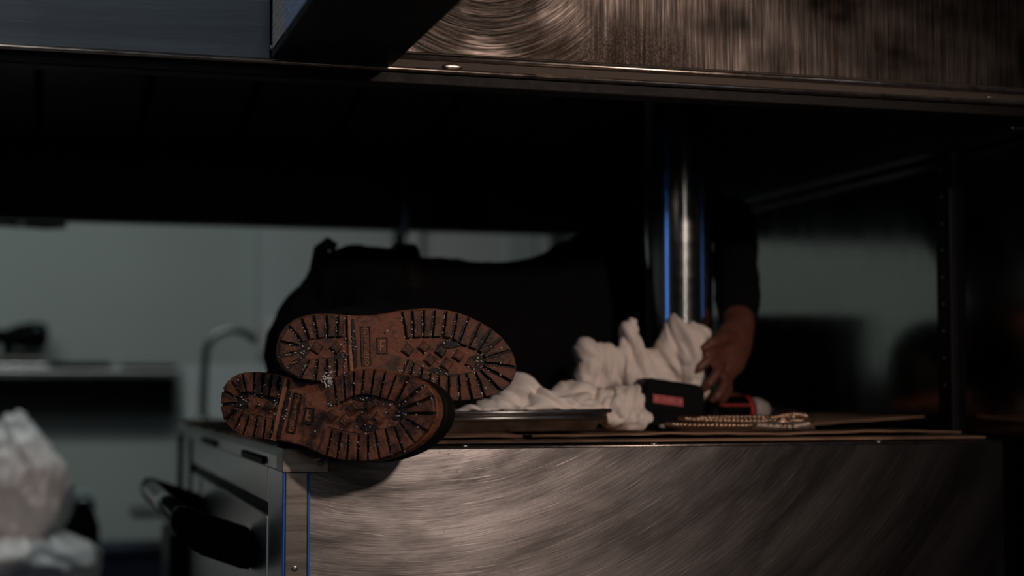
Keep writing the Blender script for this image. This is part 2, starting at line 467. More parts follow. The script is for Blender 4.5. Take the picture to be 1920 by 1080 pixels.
rp(box('body', 0.316, 1.405, 2.158, 3.92, 0.10, 0.925, M['front_steel']))
rp(box('side_panel', 0.342, 1.408, 2.150, 2.1578, 0.02, TOP - 0.0015, M['panel'], None, 0.0012))
rp(box('top_plate', 0.312, 1.408, 2.150, 3.93, TOP - 0.0012, TOP + 0.0012, M['trim_steel'], None, 0.0008))
rp(tube('top_edge', [(0.367, 2.1497, TOP - 0.0005), (1.408, 2.1497, TOP - 0.0005)], 0.0017, M['bead'], None, 10))
# corner post with film at its edges, corner cap and rivets
bm = bmesh.new(); add_box(bm, 0.3095, 0.3395, 2.1435, 2.1575, 0.02, 0.9030, 0.0012)
post = rp(bm_obj('corner_post', bm, M['trim_steel']))
rp(box('blue_film_edge', 0.3400, 0.3432, 2.1455, 2.1498, 0.02, 0.9030, M['blue_film'], None, 0.0008))
rp(box('blue_film_edge', 0.3070, 0.3092, 2.1445, 2.1575, 0.02, 0.9030, M['blue_film'], None, 0.0006))
bm = bmesh.new()
add_box(bm, 0.3075, 0.3665, 2.1400, 2.1432, 0.9035, TOP + 0.002, 0.0008)
add_box(bm, 0.3050, 0.3088, 2.1400, 2.1980, 0.9035, TOP + 0.002, 0.0008)
add_box(bm, 0.3060, 0.3300, 2.1404, 2.2, TOP + 0.0013, TOP + 0.0026, 0.0005)
cap = rp(bm_obj('corner_cap', bm, M['trim_steel']))
rp(rivet('rivet', (0.3555, 2.1399, 0.9155), 0.0042, M['steel_plain'], None))
rp(rivet('rivet', (0.3225, 2.1434, 0.7765), 0.0042, M['steel_plain'], None))
for x in (0.56, 0.84, 1.2):
    bm = bmesh.new(); add_ball(bm, (x, 2.157, TOP + 0.0015), 0.004, 2, (1.6, 1, 0.6)); rp(bm_obj('rivet', bm, M['steel_plain'], None, True))
# front: nose, valve panel, door, handle (front faces -X)
bm = bmesh.new(); add_prism(bm, [(0.3085, 0.9045), (0.3085, TOP - 0.012), (0.312, TOP - 0.0013), (0.33, TOP - 0.0013), (0.33, 0.9045)], 2.2, 3.92, 'y')
rp(bm_obj('front_nose', bm, M['front_steel']))
bm = bmesh.new(); add_prism(bm, [(0.3035, 0.9060), (0.3035, 0.914), (0.306, 0.9165), (0.3083, 0.9165), (0.3083, 0.9060)], 2.34, 2.60, 'y')
rp(bm_obj('nose_clip', bm, M['black_plastic']))
bm = bmesh.new(); add_prism(bm, [(0.3035, 0.9060), (0.3035, 0.914), (0.306, 0.9165), (0.3083, 0.9165), (0.3083, 0.9060)], 3.02, 3.28, 'y')
rp(bm_obj('nose_clip', bm, M['black_plastic']))
rp(box('front_stile', 0.3085, 0.3158, 2.158, 2.307, 0.05, 0.9035, M['front_steel'], None, 0.0015))
rp(box('valve_panel', 0.3075, 0.3158, 2.309, 3.56, 0.853, 0.9040, M['front_steel'], None, 0.0015))
rp(box('door_gap', 0.3130, 0.3158, 2.309, 3.56, 0.834, 0.8525, M['black_plastic']))
rp(box('oven_door', 0.3070, 0.3158, 2.309, 3.52, 0.16, 0.8335, M['front_steel'], None, 0.002))
rp(box('door_gap', 0.3060, 0.3158, 3.53, 3.60, 0.16, 0.8980, M['black_plastic']))
rp(box('far_stile', 0.3070, 0.3158, 3.61, 3.76, 0.10, 0.9035, M['front_steel'], None, 0.002))
rp(box('far_stile', 0.3040, 0.3158, 3.80, 3.90, 0.10, 0.9035, M['dark_metal'], None, 0.002))
rp(box('corner_leg', 0.270, 0.3035, 3.64, 3.90, 0.0, 0.690, M['dark_metal'], None, 0.003))
for (x, y) in ((0.34, 2.2), (1.36, 2.2), (1.36, 3.85)):
    rp(tube('leg', [(x, y, 0.0), (x, y, 0.02), (x, y, 0.10)], [0.03, 0.022, 0.022], M['steel_plain'], None, 14))
bm = bmesh.new(); add_box(bm, 0.3058, 0.3069, 3.30, 3.33, 0.800, 0.828, 0.0004)
rp(bm_obj('red_mark', bm, M['red_plastic']))
# handle
hz = 0.816
hd = rp(tube('door_handle', [(0.203, 2.49, hz), (0.203, 3.27, hz)], 0.0165, M['handle_steel'], None, 24))
for y0, y1 in ((2.470, 2.515), (3.245, 3.29)):
    bm = bmesh.new()
    pts = [(0.190, 0.834), (0.204, 0.837), (0.307, 0.800), (0.307, 0.738), (0.288, 0.742), (0.226, 0.765), (0.192, 0.795), (0.184, 0.814)]
    A, B = add_prism(bm, pts, y0, y1, 'y')
    bmesh.ops.bevel(bm, geom=[e for e in bm.edges], offset=0.004, segments=2, affect='EDGES')
    o = bm_obj('handle_bracket', bm, M['black_plastic']); o['label'] = 'black tapered end bracket'
    o.parent = hd

# ------------------------------------------------------------------ exhaust hood
hd_off = Vector((0.5, 3.05, 1.42))
hood = empty('exhaust_hood', hd_off)
tag(hood, 'greasy stainless exhaust hood with ridged lip hanging low over the range', 'hood')


def hp(o):
    o.parent = hood; o.matrix_parent_inverse = Matrix.Translation(-hd_off); return o

HX0, HX1 = -0.85, 1.425
hp(box('face_panel', 0.272, HX1, 2.058, 2.075, 1.462, 2.20, M['hood_warm'], None, 0.001))
hp(box('cool_face_panel', HX0, 0.2715, 2.050, 2.075, 1.4405, 2.20, M['hood_cool'], None, 0.001))
# lip: rolled bead, groove, lower bead, greasy return
hp(tube('upper_bead', [(0.272, 2.0535, 1.4555), (HX1 - 0.005, 2.0535, 1.4555)], 0.0042, M['bead'], None, 14))
hp(box('cove_strip', 0.272, HX1, 2.0545, 2.075, 1.4405, 1.4618, M['grease'], None, 0.001))
hp(tube('lower_bead', [(HX0, 2.0480, 1.4365), (HX1 - 0.02, 2.0480, 1.4365)], 0.0036, M['bead'], None, 12))
hp(box('lip_return', HX0, HX1, 2.0525, 2.090, 1.4180, 1.4400, M['lip_dark'], None, 0.002))
for x, sc in ((0.515, 1.0), (1.335, 0.5)):
    bm = bmesh.new(); add_ball(bm, (x, 2.0530, 1.4445), 0.010 * sc, 2, (1.5, 0.25, 0.45)); hp(bm_obj('rivet', bm, M['bead'], None, True))
# inside and far side
hp(box('inner_face', HX0, HX1, 2.0765, 2.084, 1.4405, 2.20, M['soot']))
hp(box('far_face', HX0, HX1, 4.035, 4.06, 1.4300, 2.20, M['soot'], None, 0.002))
hp(box('far_lip', HX0, HX1, 4.010, 4.064, 1.418, 1.4295, M['soot'], None, 0.003))
hp(box('end_face', HX0, HX0 + 0.02, 2.085, 4.034, 1.42, 2.20, M['soot']))
hp(box('side_face', HX1 - 0.012, HX1, 2.092, 4.034, 1.436, 2.20, M['soot']))
hp(box('side_lip', HX1 - 0.03, HX1 + 0.012, 2.092, 4.008, 1.404, 1.4355, M['soot'], None, 0.003))
hp(box('top_cover', HX0, HX1, 2.05, 4.06, 2.201, 2.215, M['soot']))
# baffles inside
for i in range(9):
    x = -0.72 + i * 0.235
    bm = bmesh.new(); add_prism(bm, [(2.5, 1.86), (3.98, 1.62), (3.98, 1.635), (2.5, 1.875)], x, x + 0.215, 'x')
    hp(bm_obj('baffle_filter', bm, M['soot']))
bm = bmesh.new(); add_lathe(bm, [(0.010, 0), (0.010, 0.24), (0.006, 0.25)], Matrix.Translation((0.875, 3.98, 1.62)) @ Matrix.Rotation(R(180), 4, 'X') @ Matrix.Translation((0, 0, -0.03)), 14)
hp(bm_obj('reflection_tube', bm, M['steel_plain'], None, True))  # added tube standing in for a faint pale reflection on the inner far wall

# ------------------------------------------------------------------ dark box running out from the hood
db = box('junction_box', 0.272, 0.430, 0.90, 2.0435, 1.4385, 1.80, M['dark_metal'], None, 0.002)
tag(db, 'long dark metal box jutting from the hood face, papers on its side', 'duct')
p1 = box('paper_sheet', 0.2705, 0.2717, 1.918, 2.020, 1.4475, 1.66, M['paper_cream'])
tag(p1, 'cream paper sheet with dark writing stuck beside the hood face', 'paper')
p2 = box('paper_sheet', 0.2703, 0.2717, 1.725, 1.9165, 1.4455, 1.62, M['paper_blue'])
tag(p2, 'blue paper sheet with small writing stuck beside the cream sheet', 'paper')

# ------------------------------------------------------------------ chrome flue pipe
fp = empty('flue_pipe', (1.068, 2.62, 0.946))
tag(fp, 'shiny chrome vertical flue pipe standing on the range in front of the man', 'pipe')
bm = bmesh.new(); add_lathe(bm, [(0.0585, 0.0), (0.060, 0.0008), (0.060, 0.002), (0.060, 0.004), (0.060, 0.55), (0.060, 0.70), (0.060, 1.236), (0.060, 1.238), (0.0585, 1.24)], Matrix(), 64)
pb = bm_obj('pipe_body', bm, M['pipe'], fp, True)
pb.data.polygons[-1].use_smooth = False; pb.data.polygons[-2].use_smooth = False
bm = bmesh.new(); add_lathe(bm, [(0.064, 0.001), (0.064, 0.010), (0.0612, 0.012)], Matrix(), 64)
bm_obj('pipe_collar', bm, M['steel_plain'], fp, False)

# ------------------------------------------------------------------ cardboard on the range top
def sheet(name, x0, x1, y0, y1, z, th, fn, nx, ny, mat, edge=None):
    bm = bmesh.new(); top = {}; bot = {}
    for i in range(nx + 1):
        for j in range(ny + 1):
            u, v = i / nx, j / ny
            x = x0 + (x1 - x0) * u; y = y0 + (y1 - y0) * v
            if edge: x, y = edge(x, y, u, v)
            h = max(0.0, fn(x, y, u, v))
            top[i, j] = bm.verts.new((x, y, z + h + th)); bot[i, j] = bm.verts.new((x, y, z + h))
    for i in range(nx):
        for j in range(ny):
            bm.faces.new((top[i, j], top[i + 1, j], top[i + 1, j + 1], top[i, j + 1]))
            bm.faces.new((bot[i, j], bot[i, j + 1], bot[i + 1, j + 1], bot[i + 1, j]))
    for i in range(nx):
        for j, f in ((0, 0), (ny, 1)):
            q = (top[i, j], bot[i, j], bot[i + 1, j], top[i + 1, j]); bm.faces.new(q if not f else q[::-1])
    for j in range(ny):
        for i, f in ((0, 1), (nx, 0)):
            q = (top[i, j], bot[i, j], bot[i, j + 1], top[i, j + 1]); bm.faces.new(q if not f else q[::-1])
    return bm_obj(name, bm, mat)

def n2(x, y, s, k=0.0): return noise.noise(Vector((x * s + k, y * s - k, k)))
def ragged(k, a=0.006):
    def f(x, y, u, v):
        if v == 0: y += a * n2(x, 0, 14, k) + a * 0.4 * n2(x, 0, 60, k)
        if u == 0: x += a * n2(0, y, 12, k)
        return x, y
    return f

c1 = sheet('cardboard_sheet', 0.300, 1.39, 2.168, 3.75, TOP + 0.0036, 0.0032, lambda x, y, u, v: 0.0008 + 0.0008 * n2(x, y, 6, 1), 60, 20, M['cardboard'], ragged(1.3))
tag(c1, 'big flat brown cardboard sheet lowest on the range top', 'cardboard')
c2 = sheet('cardboard_sheet', 0.268, 0.66, 2.215, 3.30, TOP + 0.0085, 0.0032,
           lambda x, y, u, v: 0.001 * (1 - v) + (0.0015 * (1 + n2(x, y, 9, 4))) - 0.004 * 0, 24, 24, M['cardboard'], ragged(4.1, 0.012))
tag(c2, 'brown cardboard piece overhanging the oven front edge under the boots', 'cardboard')
c3 = sheet('cardboard_sheet', 0.67, 1.37, 2.205, 3.3, TOP + 0.0085, 0.0030,
           lambda x, y, u, v: (1 - smoothstep(0, 0.10, v)) * (0.0035 + 0.0045 * n2(x, 0, 5, 2.2) + 0.0012 * n2(x, 0, 22, 1)), 80, 24, M['cardboard'], ragged(7.7, 0.009))
tag(c3, 'long brown cardboard sheet with wavy front edge under drill and rags', 'cardboard')
c4 = sheet('cardboard_sheet', 1.18, 1.40, 2.36, 3.2, TOP + 0.0205, 0.0028, lambda x, y, u, v: 0.012 * u * (1 - v * 0.5) + 0.001 * n2(x, y, 20, 3), 24, 20, M['cardboard'], ragged(2.9, 0.008))
tag(c4, 'brown cardboard flap curling up against the steel splash wall', 'cardboard')

# ------------------------------------------------------------------ boots
CS = 0.000239     # metres per unit of the sole drawing
UO, VO = 1020.0, 360.0
def sv(p): return ((p[0] - UO) * CS, -(p[1] - VO) * CS)
OUT = [(345, 365), (348, 320), (362, 262), (392, 215), (440, 178), (500, 156), (560, 147), (640, 145), (730, 150), (800, 151), (870, 147), (940, 135), (1010, 120), (1080, 110),
       (1150, 104), (1215, 103), (1280, 109), (1345, 121), (1410, 143), (1475, 171), (1540, 206), (1600, 250), (1645, 300), (1678, 355), (1694, 415), (1690, 460), (1668, 510),
       (1630, 548), (1580, 577), (1520, 597), (1450, 610), (1370, 618), (1290, 620), (1215, 612), (1150, 592), (1090, 562), (1030, 532), (960, 508), (880, 496), (800, 496), (740, 503),
       (670, 512), (600, 516), (530, 512), (470, 503), (420, 484), (380, 452), (355, 410)]
FORE = [((1017, 119), (1047, 268)), ((1074, 111), (1086, 264)), ((1140, 105), (1142, 262)), ((1203, 103), (1193, 258)), ((1270, 108), (1253, 258)), ((1333, 118), (1310, 264)),
        ((1400, 140), (1345, 290)), ((1469, 169), (1405, 311)), ((1533, 203), (1458, 327)), ((1600, 252), (1490, 350)), ((1660, 325), (1505, 376)), ((1693, 425), (1504, 400)),
        ((1668, 512), (1496, 422)), ((1604, 567), (1476, 446)), ((1505, 601), (1446, 455)), ((1430, 612), (1392, 462)), ((1360, 618), (1347, 470)), ((1291, 620), (1291, 474)),
        ((1227, 614), (1235, 470)), ((1166, 598), (1188, 458)), ((1108, 572), (1142, 428)), ((1048, 541), (1092, 402)), ((1000, 521), (1060, 386))]
HEEL = [((705, 149), (701, 268)), ((664, 146), (661, 268)), ((598, 145), (605, 272)), ((527, 151), (553, 277)), ((462, 169), (509, 288)), ((395, 212), (470, 302)), ((350, 300), (458, 324)),
        ((347, 385), (455, 352)), ((384, 456), (472, 384)), ((462, 501), (512, 394)), ((546, 513), (557, 392)), ((607, 516), (609, 388)), ((662, 513), (659, 386)), ((712, 507), (706, 386))]
DIAM = [(1063, 333), (1153, 318), (1251, 336), (1352, 362), (1190, 388), (1285, 412), (1427, 402), (556, 331), (663, 328)]


def inset(pts, d):
    out = []; n = len(pts)
    for i in range(n):
        a = Vector(pts[i - 1]); b = Vector(pts[i]); c = Vector(pts[(i + 1) % n])
        t = (c - a).normalized(); nn = Vector((t.y, -t.x)); out.append((b.x + nn.x * d, b.y + nn.y * d))
    return out


def make_boot(name, person, mat, lmat, loc, rot, mirror, seed, lab):
    """sole lies in the local XZ plane facing -Y, toe to +X; leather behind it"""
    rnd = random.Random(seed)
    mv = -1 if mirror else 1
    P = [sv(p) for p in OUT]
    P = [(x, z * mv) for x, z in P]
    if mirror: P = P[::-1]
    Mx = Matrix.Translation(loc) @ rot
    bt = bpy.data.objects.new(name, None); link(bt, person)
    bt.matrix_local = Mx; bt['label'] = lab; bt.empty_display_size = 0.05
    # leather upper: stacked sections shrinking towards the ankle
    def dens(poly, k=2):
        o = []
        for i in range(len(poly)):
            a = poly[i]; b = poly[(i + 1) % len(poly)]
            for j in range(k): o.append((a[0] + (b[0] - a[0]) * j / k, a[1] + (b[1] - a[1]) * j / k))
        return o
    Q = dens(P)
    bm = bmesh.new(); rings = []
    for y, s, ux, sx in ((0.024, 0.96, 0, 0.96), (0.035, 0.99, 0, 0.985), (0.055, 0.97, -0.004, 0.965), (0.075, 0.92, -0.014, 0.90), (0.095, 0.86, -0.035, 0.76), (0.12, 0.82, -0.065, 0.58), (0.15, 0.80, -0.088, 0.44), (0.20, 0.80, -0.094, 0.40), (0.235, 0.84, -0.094, 0.42)):
        rings.append([bm.verts.new((q[0] * sx + ux + 0.22 * max(0, y - 0.02), y, q[1] * s)) for q in Q])
    n = len(Q)
    for a, b in zip(rings, rings[1:]):
        for k in range(n): bm.faces.new((a[k], a[(k + 1) % n], b[(k + 1) % n], b[k]))
    bm.faces.new(rings[0]); bm.faces.new(rings[-1])
    bm_obj('leather_upper', bm, M['upper'], bt, True)
    # welt between leather and sole
    bm = bmesh.new(); add_prism(bm, inset(P, 0.0005), 0.0165, 0.0235, 'y'); bm_obj('welt', bm, M['upper'], bt)
    # outsole with rounded rim: ring of grimy channel floor round a rubber middle
    bm = bmesh.new()
    ys = [(0.016, 0.0), (0.006, 0.0), (0.0025, 0.0006), (0.0010, 0.0022)]
    rings = []
    for y, d in ys:
        rings.append([bm.verts.new((p[0], y, p[1])) for p in (inset(P, -d) if False else inset(P, d if not mirror else d))])
    m = len(P)
    for a, b in zip(rings, rings[1:]):
        for k in range(m): bm.faces.new((a[k], a[(k + 1) % m], b[(k + 1) % m], b[k]))
    bm.faces.new(rings[0]); f = bm.faces.new(rings[-1])
    bm_obj('outsole', bm, mat, bt)
    # packed grime lying in the tread channels
    for G, closed in ((FORE, False), (HEEL, False)):
        bm = bmesh.new()
        o_ = []; i_ = []
        for (po, pi) in G:
            po = Vector(sv(po)); pi = Vector(sv(pi)); d = (pi - po)
            a = po + d * 0.03; b = po + d * 1.03
            o_.append(bm.verts.new((a.x, 0.0002, a.y * mv))); i_.append(bm.verts.new((b.x, 0.0002, b.y * mv)))
        for k in range(len(G) - 1): bm.faces.new((o_[k], o_[k + 1], i_[k + 1], i_[k]))
        g = bmesh.ops.extrude_face_region(bm, geom=bm.faces[:])
        bmesh.ops.translate(bm, verts=[v for v in g['geom'] if isinstance(v, bmesh.types.BMVert)], vec=(0, 0.0012, 0))
        bm_obj('packed_grime', bm, M['grime'], bt)
    # lugs: one mesh each, waisted, tops chamfered
    H = 0.0058
    def lug(poly, h=H, ch=0.0009, mt=lmat, nm='lug'):
        c = Vector((sum(p[0] for p in poly) / len(poly), sum(p[1] for p in poly) / len(poly)))
        bm = bmesh.new(); R0 = [bm.verts.new((p[0], 0.002, p[1])) for p in poly]
        R1 = [bm.verts.new((p[0], -h + ch, p[1])) for p in poly]
        R2 = []
        for p in poly:
            v = Vector(p) - c; v = v * max(0.0, 1 - ch * 1.1 / max(v.length, 1e-5)); R2.append(bm.verts.new((c.x + v.x, -h + rnd.uniform(-0.0003, 0.0003), c.y + v.y)))
        k = len(poly)
        for a, b in ((R0, R1), (R1, R2)):
            for i in range(k): bm.faces.new((a[i], a[(i + 1) % k], b[(i + 1) % k], b[i]))
        bm.faces.new(R2); bm.faces.new(R0[::-1])
        return bm_obj(nm, bm, mt, bt)
    for G in (FORE, HEEL):
        for (a, b) in zip(G, G[1:]):
            o0, i0, o1, i1 = [Vector(sv(q)) for q in (a[0], a[1], b[0], b[1])]
            wo = (o1 - o0).length; wi = (i1 - i0).length
            go = min(0.0022, wo * 0.18); gi = min(0.0018, wi * 0.24)
            eo = (o1 - o0).normalized() * go; ei = (i1 - i0).normalized() * gi
            A0, A1 = o0 + eo, o1 - eo; B0, B1 = i0 + ei, i1 - ei
            ins = 0.035
            A0 = A0.lerp(B0, ins); A1 = A1.lerp(B1, ins)
            def at(t, k):  # k = waist pinch
                l = A0.lerp(B0, t); r = A1.lerp(B1, t); mid = (l + r) / 2
                return mid + (l - mid) * k, mid + (r - mid) * k
            seq = [(0.0, 1.0), (0.36, 0.96), (0.50, 0.94), (0.56, 0.76), (0.62, 0.90), (1.0, 0.98)]
            L = [at(*q) for q in seq]
            poly = [l for l, r in L] + [r for l, r in reversed(L)]
            poly = [(p.x, p.y * mv) for p in poly]
            lug(poly, H * rnd.uniform(0.92, 1.05))
    for (cx, cy) in DIAM:
        x, z = sv((cx, cy)); z *= mv; s = 0.0096 * rnd.uniform(0.93, 1.05); a0 = R(8) + rnd.uniform(-0.12, 0.12)
        poly = []
        for q in range(8):
            rr = s if q % 2 == 0 else s * 0.68
            poly.append((x + rr * math.cos(a0 + q * math.pi / 4), z + rr * math.sin(a0 + q * math.pi / 4)))
        lug(poly, 0.0044, 0.0022, lmat, 'diamond_stud')
    # worn heel breast ridge and the dirt trough beside it
    rdg = [(718, 149), (733, 149), (742, 300), (764, 494), (744, 502), (726, 330)]
    lug([(sv(p)[0], sv(p)[1] * mv) for p in rdg], 0.0048, 0.0012, M['rubber_worn'], 'heel_edge')
    tro = [(738, 175), (756, 170), (772, 300), (782, 430), (764, 445), (750, 330)]
    lug([(sv(p)[0], sv(p)[1] * mv) for p in tro], 0.0012, 0.0006, M['grime'], 'packed_grime')
    # moulded plates with raised lettering
    def frame(q, wid, h):
        q = [Vector(sv(p)) for p in q]; c = sum(q, Vector((0, 0))) / 4
        bm = bmesh.new(); o0 = []; o1 = []; i0 = []; i1 = []
        for p in q:
            d = (c - p); ii = p + Vector((math.copysign(wid, d.x), math.copysign(wid, d.y)))
            for lst, pp, y in ((o0, p, 0.0012), (o1, p, -h), (i0, ii, 0.0012), (i1, ii, -h)): lst.append(bm.verts.new((pp.x, y, pp.y * mv)))
        for k in range(4):
            j = (k + 1) % 4
            bm.faces.new((o0[k], o0[j], o1[j], o1[k])); bm.faces.new((i0[k], i0[j], i1[j], i1[k])); bm.faces.new((o1[k], o1[j], i1[j], i1[k]))
        bm_obj('plate_rim', bm, M['grime'], bt)
        return c
    def words(txt, centre, size, sx, rotz):
        cu = bpy.data.curves.new('lettering', 'FONT'); cu.body = txt; cu.size = size; cu.extrude = 0.0010
        cu.align_x = 'CENTER'; cu.align_y = 'CENTER'; cu.resolution_u = 2
        tmp = bpy.data.objects.new('tmp', cu); COL.objects.link(tmp)
        me = bpy.data.meshes.new_from_object(tmp.evaluated_get(bpy.context.evaluated_depsgraph_get()))
        bpy.data.objects.remove(tmp); bpy.data.curves.remove(cu)
        me.name = 'lettering'; me.materials.clear(); me.materials.append(M['rubber_worn'])
        o = bpy.data.objects.new('lettering', me); link(o, bt)
        o.matrix_local = Matrix.Translation((centre[0], 0.0000, centre[1])) @ Matrix.Rotation(R(90), 4, 'X') @ Matrix.Rotation(rotz, 4, 'Z') @ Matrix.Diagonal((sx, 1, 1, 1))
        return o
    frame([(792, 211), (847, 208), (858, 424), (805, 428)], 0.0011, 0.0008)
    frame([(885, 269), (946, 267), (948, 357), (891, 360)], 0.0011, 0.0008)
    for q in ([(794, 214), (845, 211), (856, 421), (807, 425)], [(888, 272), (943, 270), (945, 354), (894, 357)]):
        bm = bmesh.new(); add_prism(bm, [(sv(p)[0], sv(p)[1] * mv) for p in q], 0.0012, 0.0006, 'y'); bm_obj('name_plate', bm, lmat, bt)
    for (cx, cy, ra, rb, kk) in ((1462, 398, 46, 42, 1.0), (482, 336, 40, 46, 2.0), (1300, 300, 60, 22, 3.0), (690, 372, 34, 20, 4.0), (1230, 452, 70, 18, 5.0)):
        pp = []
        for a in range(22):
            an = 2 * math.pi * a / 22; j_ = 1 + 0.45 * noise.noise(Vector((math.cos(an) * 2.2, math.sin(an) * 2.2, kk + seed)))
            q = sv((cx + ra * j_ * math.cos(an), cy + rb * j_ * math.sin(an))); pp.append((q[0], q[1] * mv))
        bm = bmesh.new(); add_prism(bm, pp, 0.0012, -0.0002 - 0.0008 * rnd.random(), 'y'); bm_obj('packed_grime', bm, M['grime'], bt)
    rz = R(-87)
    c1, c2 = (sv((823, 285)), sv((831, 392))) if not mirror else (sv((829, 351)), sv((820, 246)))
    words('Timberland', (c1[0], c1[1] * mv), 0.0078, 0.92, rz)
    words('PRO', (c2[0], c2[1] * mv if not mirror else c2[1] * mv), 0.0090, 0.95, rz)
    # small emblem plate: an angular mark
    e = [(902, 285), (932, 284), (933, 294), (911, 295), (912, 312), (926, 311), (926, 320), (913, 321), (914, 344), (905, 344)]
    bm = bmesh.new(); add_prism(bm, [(sv(p)[0], sv(p)[1] * mv) for p in e], 0.0012, -0.0005, 'y'); bm_obj('emblem', bm, M['rubber_worn'], bt)
    # grit caught in the tread
    bm = bmesh.new()
    for i in range(420):
        if rnd.random() < 0.55:
            G = FORE if rnd.random() < 0.6 else HEEL
            g = rnd.choice(G); tt = rnd.uniform(0.05, 1.05); p = Vector(sv(g[0])).lerp(Vector(sv(g[1])), tt); y = -0.0006
            p += Vector((rnd.gauss(0, 0.0008), rnd.gauss(0, 0.0008)))
        elif rnd.random() < 0.6:
            c = rnd.choice([(480, 330), (690, 350), (1470, 390), (1440, 420), (1240, 440), (1280, 265), (745, 300), (1060, 420)])
            p = Vector(sv((c[0] + rnd.gauss(0, 28), c[1] + rnd.gauss(0, 28)))); y = -0.002
        else:
            p = Vector(sv((rnd.uniform(360, 1680), rnd.uniform(180, 590)))); y = -0.0062
            if abs(p.y) > 0.05 or p.x > 0.14 or p.x < -0.15: continue
        r = rnd.choice([0.0004, 0.0005, 0.0006, 0.0008, 0.0011])
        bmesh.ops.create_icosphere(bm, subdivisions=1, radius=r, matrix=Matrix.Translation((p.x, y, p.y * mv)) @ Matrix.Rotation(rnd.random() * 3, 4, 'X') @ Matrix.Diagonal((1.3, 1, 0.8, 1)))
    if mirror:   # pale crust on the arch-side lug
        for i in range(60):
            p = Vector(sv((1015 + rnd.gauss(0, 16), 590 - rnd.gauss(60, 22)))) 
            bmesh.ops.create_icosphere(bm, subdivisions=1, radius=rnd.uniform(0.0005, 0.0016), matrix=Matrix.Translation((p.x, -0.006, p.y * mv)))
    gr = bm_obj('grit', bm, M['grit'], bt); gr['kind'] = 'stuff'
    return bt


man = empty('person', (0.75, 2.8, TOP + 0.012))
tag(man, 'person in black clothes lying on the range, holding a rag, boot soles outward', 'person')
MO = Vector((0.75, 2.8, TOP + 0.012))
def mp(o):
    o.parent = man; o.matrix_parent_inverse = Matrix.Translation(-MO); return o

def boot(name, mat, loc, rot, mirror, seed, lab):
    b = make_boot(name, None, mat, M['lug_low'] if mirror else M['lug'], Vector(loc), rot, mirror, seed, lab)
    mw = Matrix.Translation(loc) @ rot
    b.parent = man; b.matrix_parent_inverse = Matrix.Translation(-MO); b.matrix_basis = mw
    return b

boot('boot', M['rubber'], (0.449, 2.070, 1.0605), Matrix.Rotation(R(0.5), 4, 'Y') @ Matrix.Rotation(R(3), 4, 'X'), False, 3, 'upper boot, brown lugged rubber sole')
boot('boot', M['rubber_low'], (0.3500, 2.066, 0.9880), Matrix.Rotation(R(9.0), 4, 'Y') @ Matrix.Rotation(R(-40), 4, 'Z') @ Matrix.Rotation(R(2), 4, 'X'), True, 5, 'lower boot, dirtier brown lugged rubber sole with pale crust')

# ------------------------------------------------------------------ the man
def remesh(o, vox, smooth_it=6, wr=0.0, wr_size=0.05):
    m = o.modifiers.new('remesh', 'REMESH'); m.mode = 'VOXEL'; m.voxel_size = vox; m.use_smooth_shade = True
    s = o.modifiers.new('smooth', 'SMOOTH'); s.factor = 0.5; s.iterations = smooth_it
    if wr:
        tx = bpy.data.textures.new('wrinkle', 'CLOUDS'); tx.noise_scale = wr_size; tx.noise_depth = 2
        d = o.modifiers.new('wrinkle', 'DISPLACE'); d.texture = tx; d.strength = wr; d.mid_level = 0.5
    return o

ANK_U = (0.355, 2.235, 1.062); ANK_L = (0.335, 2.29, 1.000)
KN_U = (0.62, 2.66, 1.10); KN_L = (0.66, 2.64, 1.005)
HIP_U = (0.52, 2.93, 1.165); HIP_L = (0.53, 2.93, 1.045)
# body: one continuous mesh with head, arms, hands, legs
bm = bmesh.new()
add_tube(bm, [(0.50, 2.9, 1.10), (0.62, 2.9, 1.10), (0.75, 2.9, 1.09), (0.90, 2.89, 1.10), (1.02, 2.88, 1.12), (1.07, 2.88, 1.13)], [(0.08, 0.10), (0.10, 0.14), (0.09, 0.13), (0.10, 0.14), (0.09, 0.15), (0.05, 0.08)], 20)
add_tube(bm, [(1.04, 2.88, 1.12), (1.09, 2.90, 1.095), (1.12, 2.92, 1.07)], [0.055, 0.052, 0.05], 14)      # neck
HC = Vector((1.15, 2.94, 1.052))
add_ball(bm, HC, 0.1, 3, (0.95, 0.78, 0.92))                                              # head
for off, r_, sc_ in (((0.005, -0.075, -0.040), 0.05, (0.9, 0.7, 0.8)), ((0.025, -0.085, 0.0), 0.014, (1, 1.1, 1)), ((-0.010, -0.075, -0.013), 0.011, (1.6, 0.6, 0.7)),
                     ((-0.005, 0.005, 0.092), 0.020, (1.0, 1.3, 0.5)), ((0.045, -0.067, -0.023), 0.012, (1, 1, 1)), ((0.045, -0.067, 0.023), 0.012, (1, 1, 1))):
    add_ball(bm, HC + Vector((off[0], -off[1], off[2])), r_, 2, sc_)       # jaw, nose, lips, ear, brow bones
for A, K, H_ in ((ANK_U, KN_U, HIP_U), (ANK_L, KN_L, HIP_L)):
    add_tube(bm, [A, tuple((Vector(A) * 0.6 + Vector(K) * 0.4)), K], [0.036, 0.050, 0.048], 14)
    add_tube(bm, [K, tuple((Vector(K) + Vector(H_)) / 2), H_], [0.05, 0.066, 0.075], 14)
# upper arm over the far shoulder, elbow high beside the pipe, forearm hanging
add_tube(bm, [(1.00, 2.88, 1.25), (1.12, 2.84, 1.315), (1.238, 2.77, 1.345)], [0.050, 0.042, 0.032], 14)
add_tube(bm, [(1.238, 2.77, 1.345), (1.217, 2.71, 1.267), (1.190, 2.645, 1.19), (1.168, 2.588, 1.143), (1.155, 2.555, 1.118)], [0.032, 0.033, 0.031, 0.028, 0.027], 14)
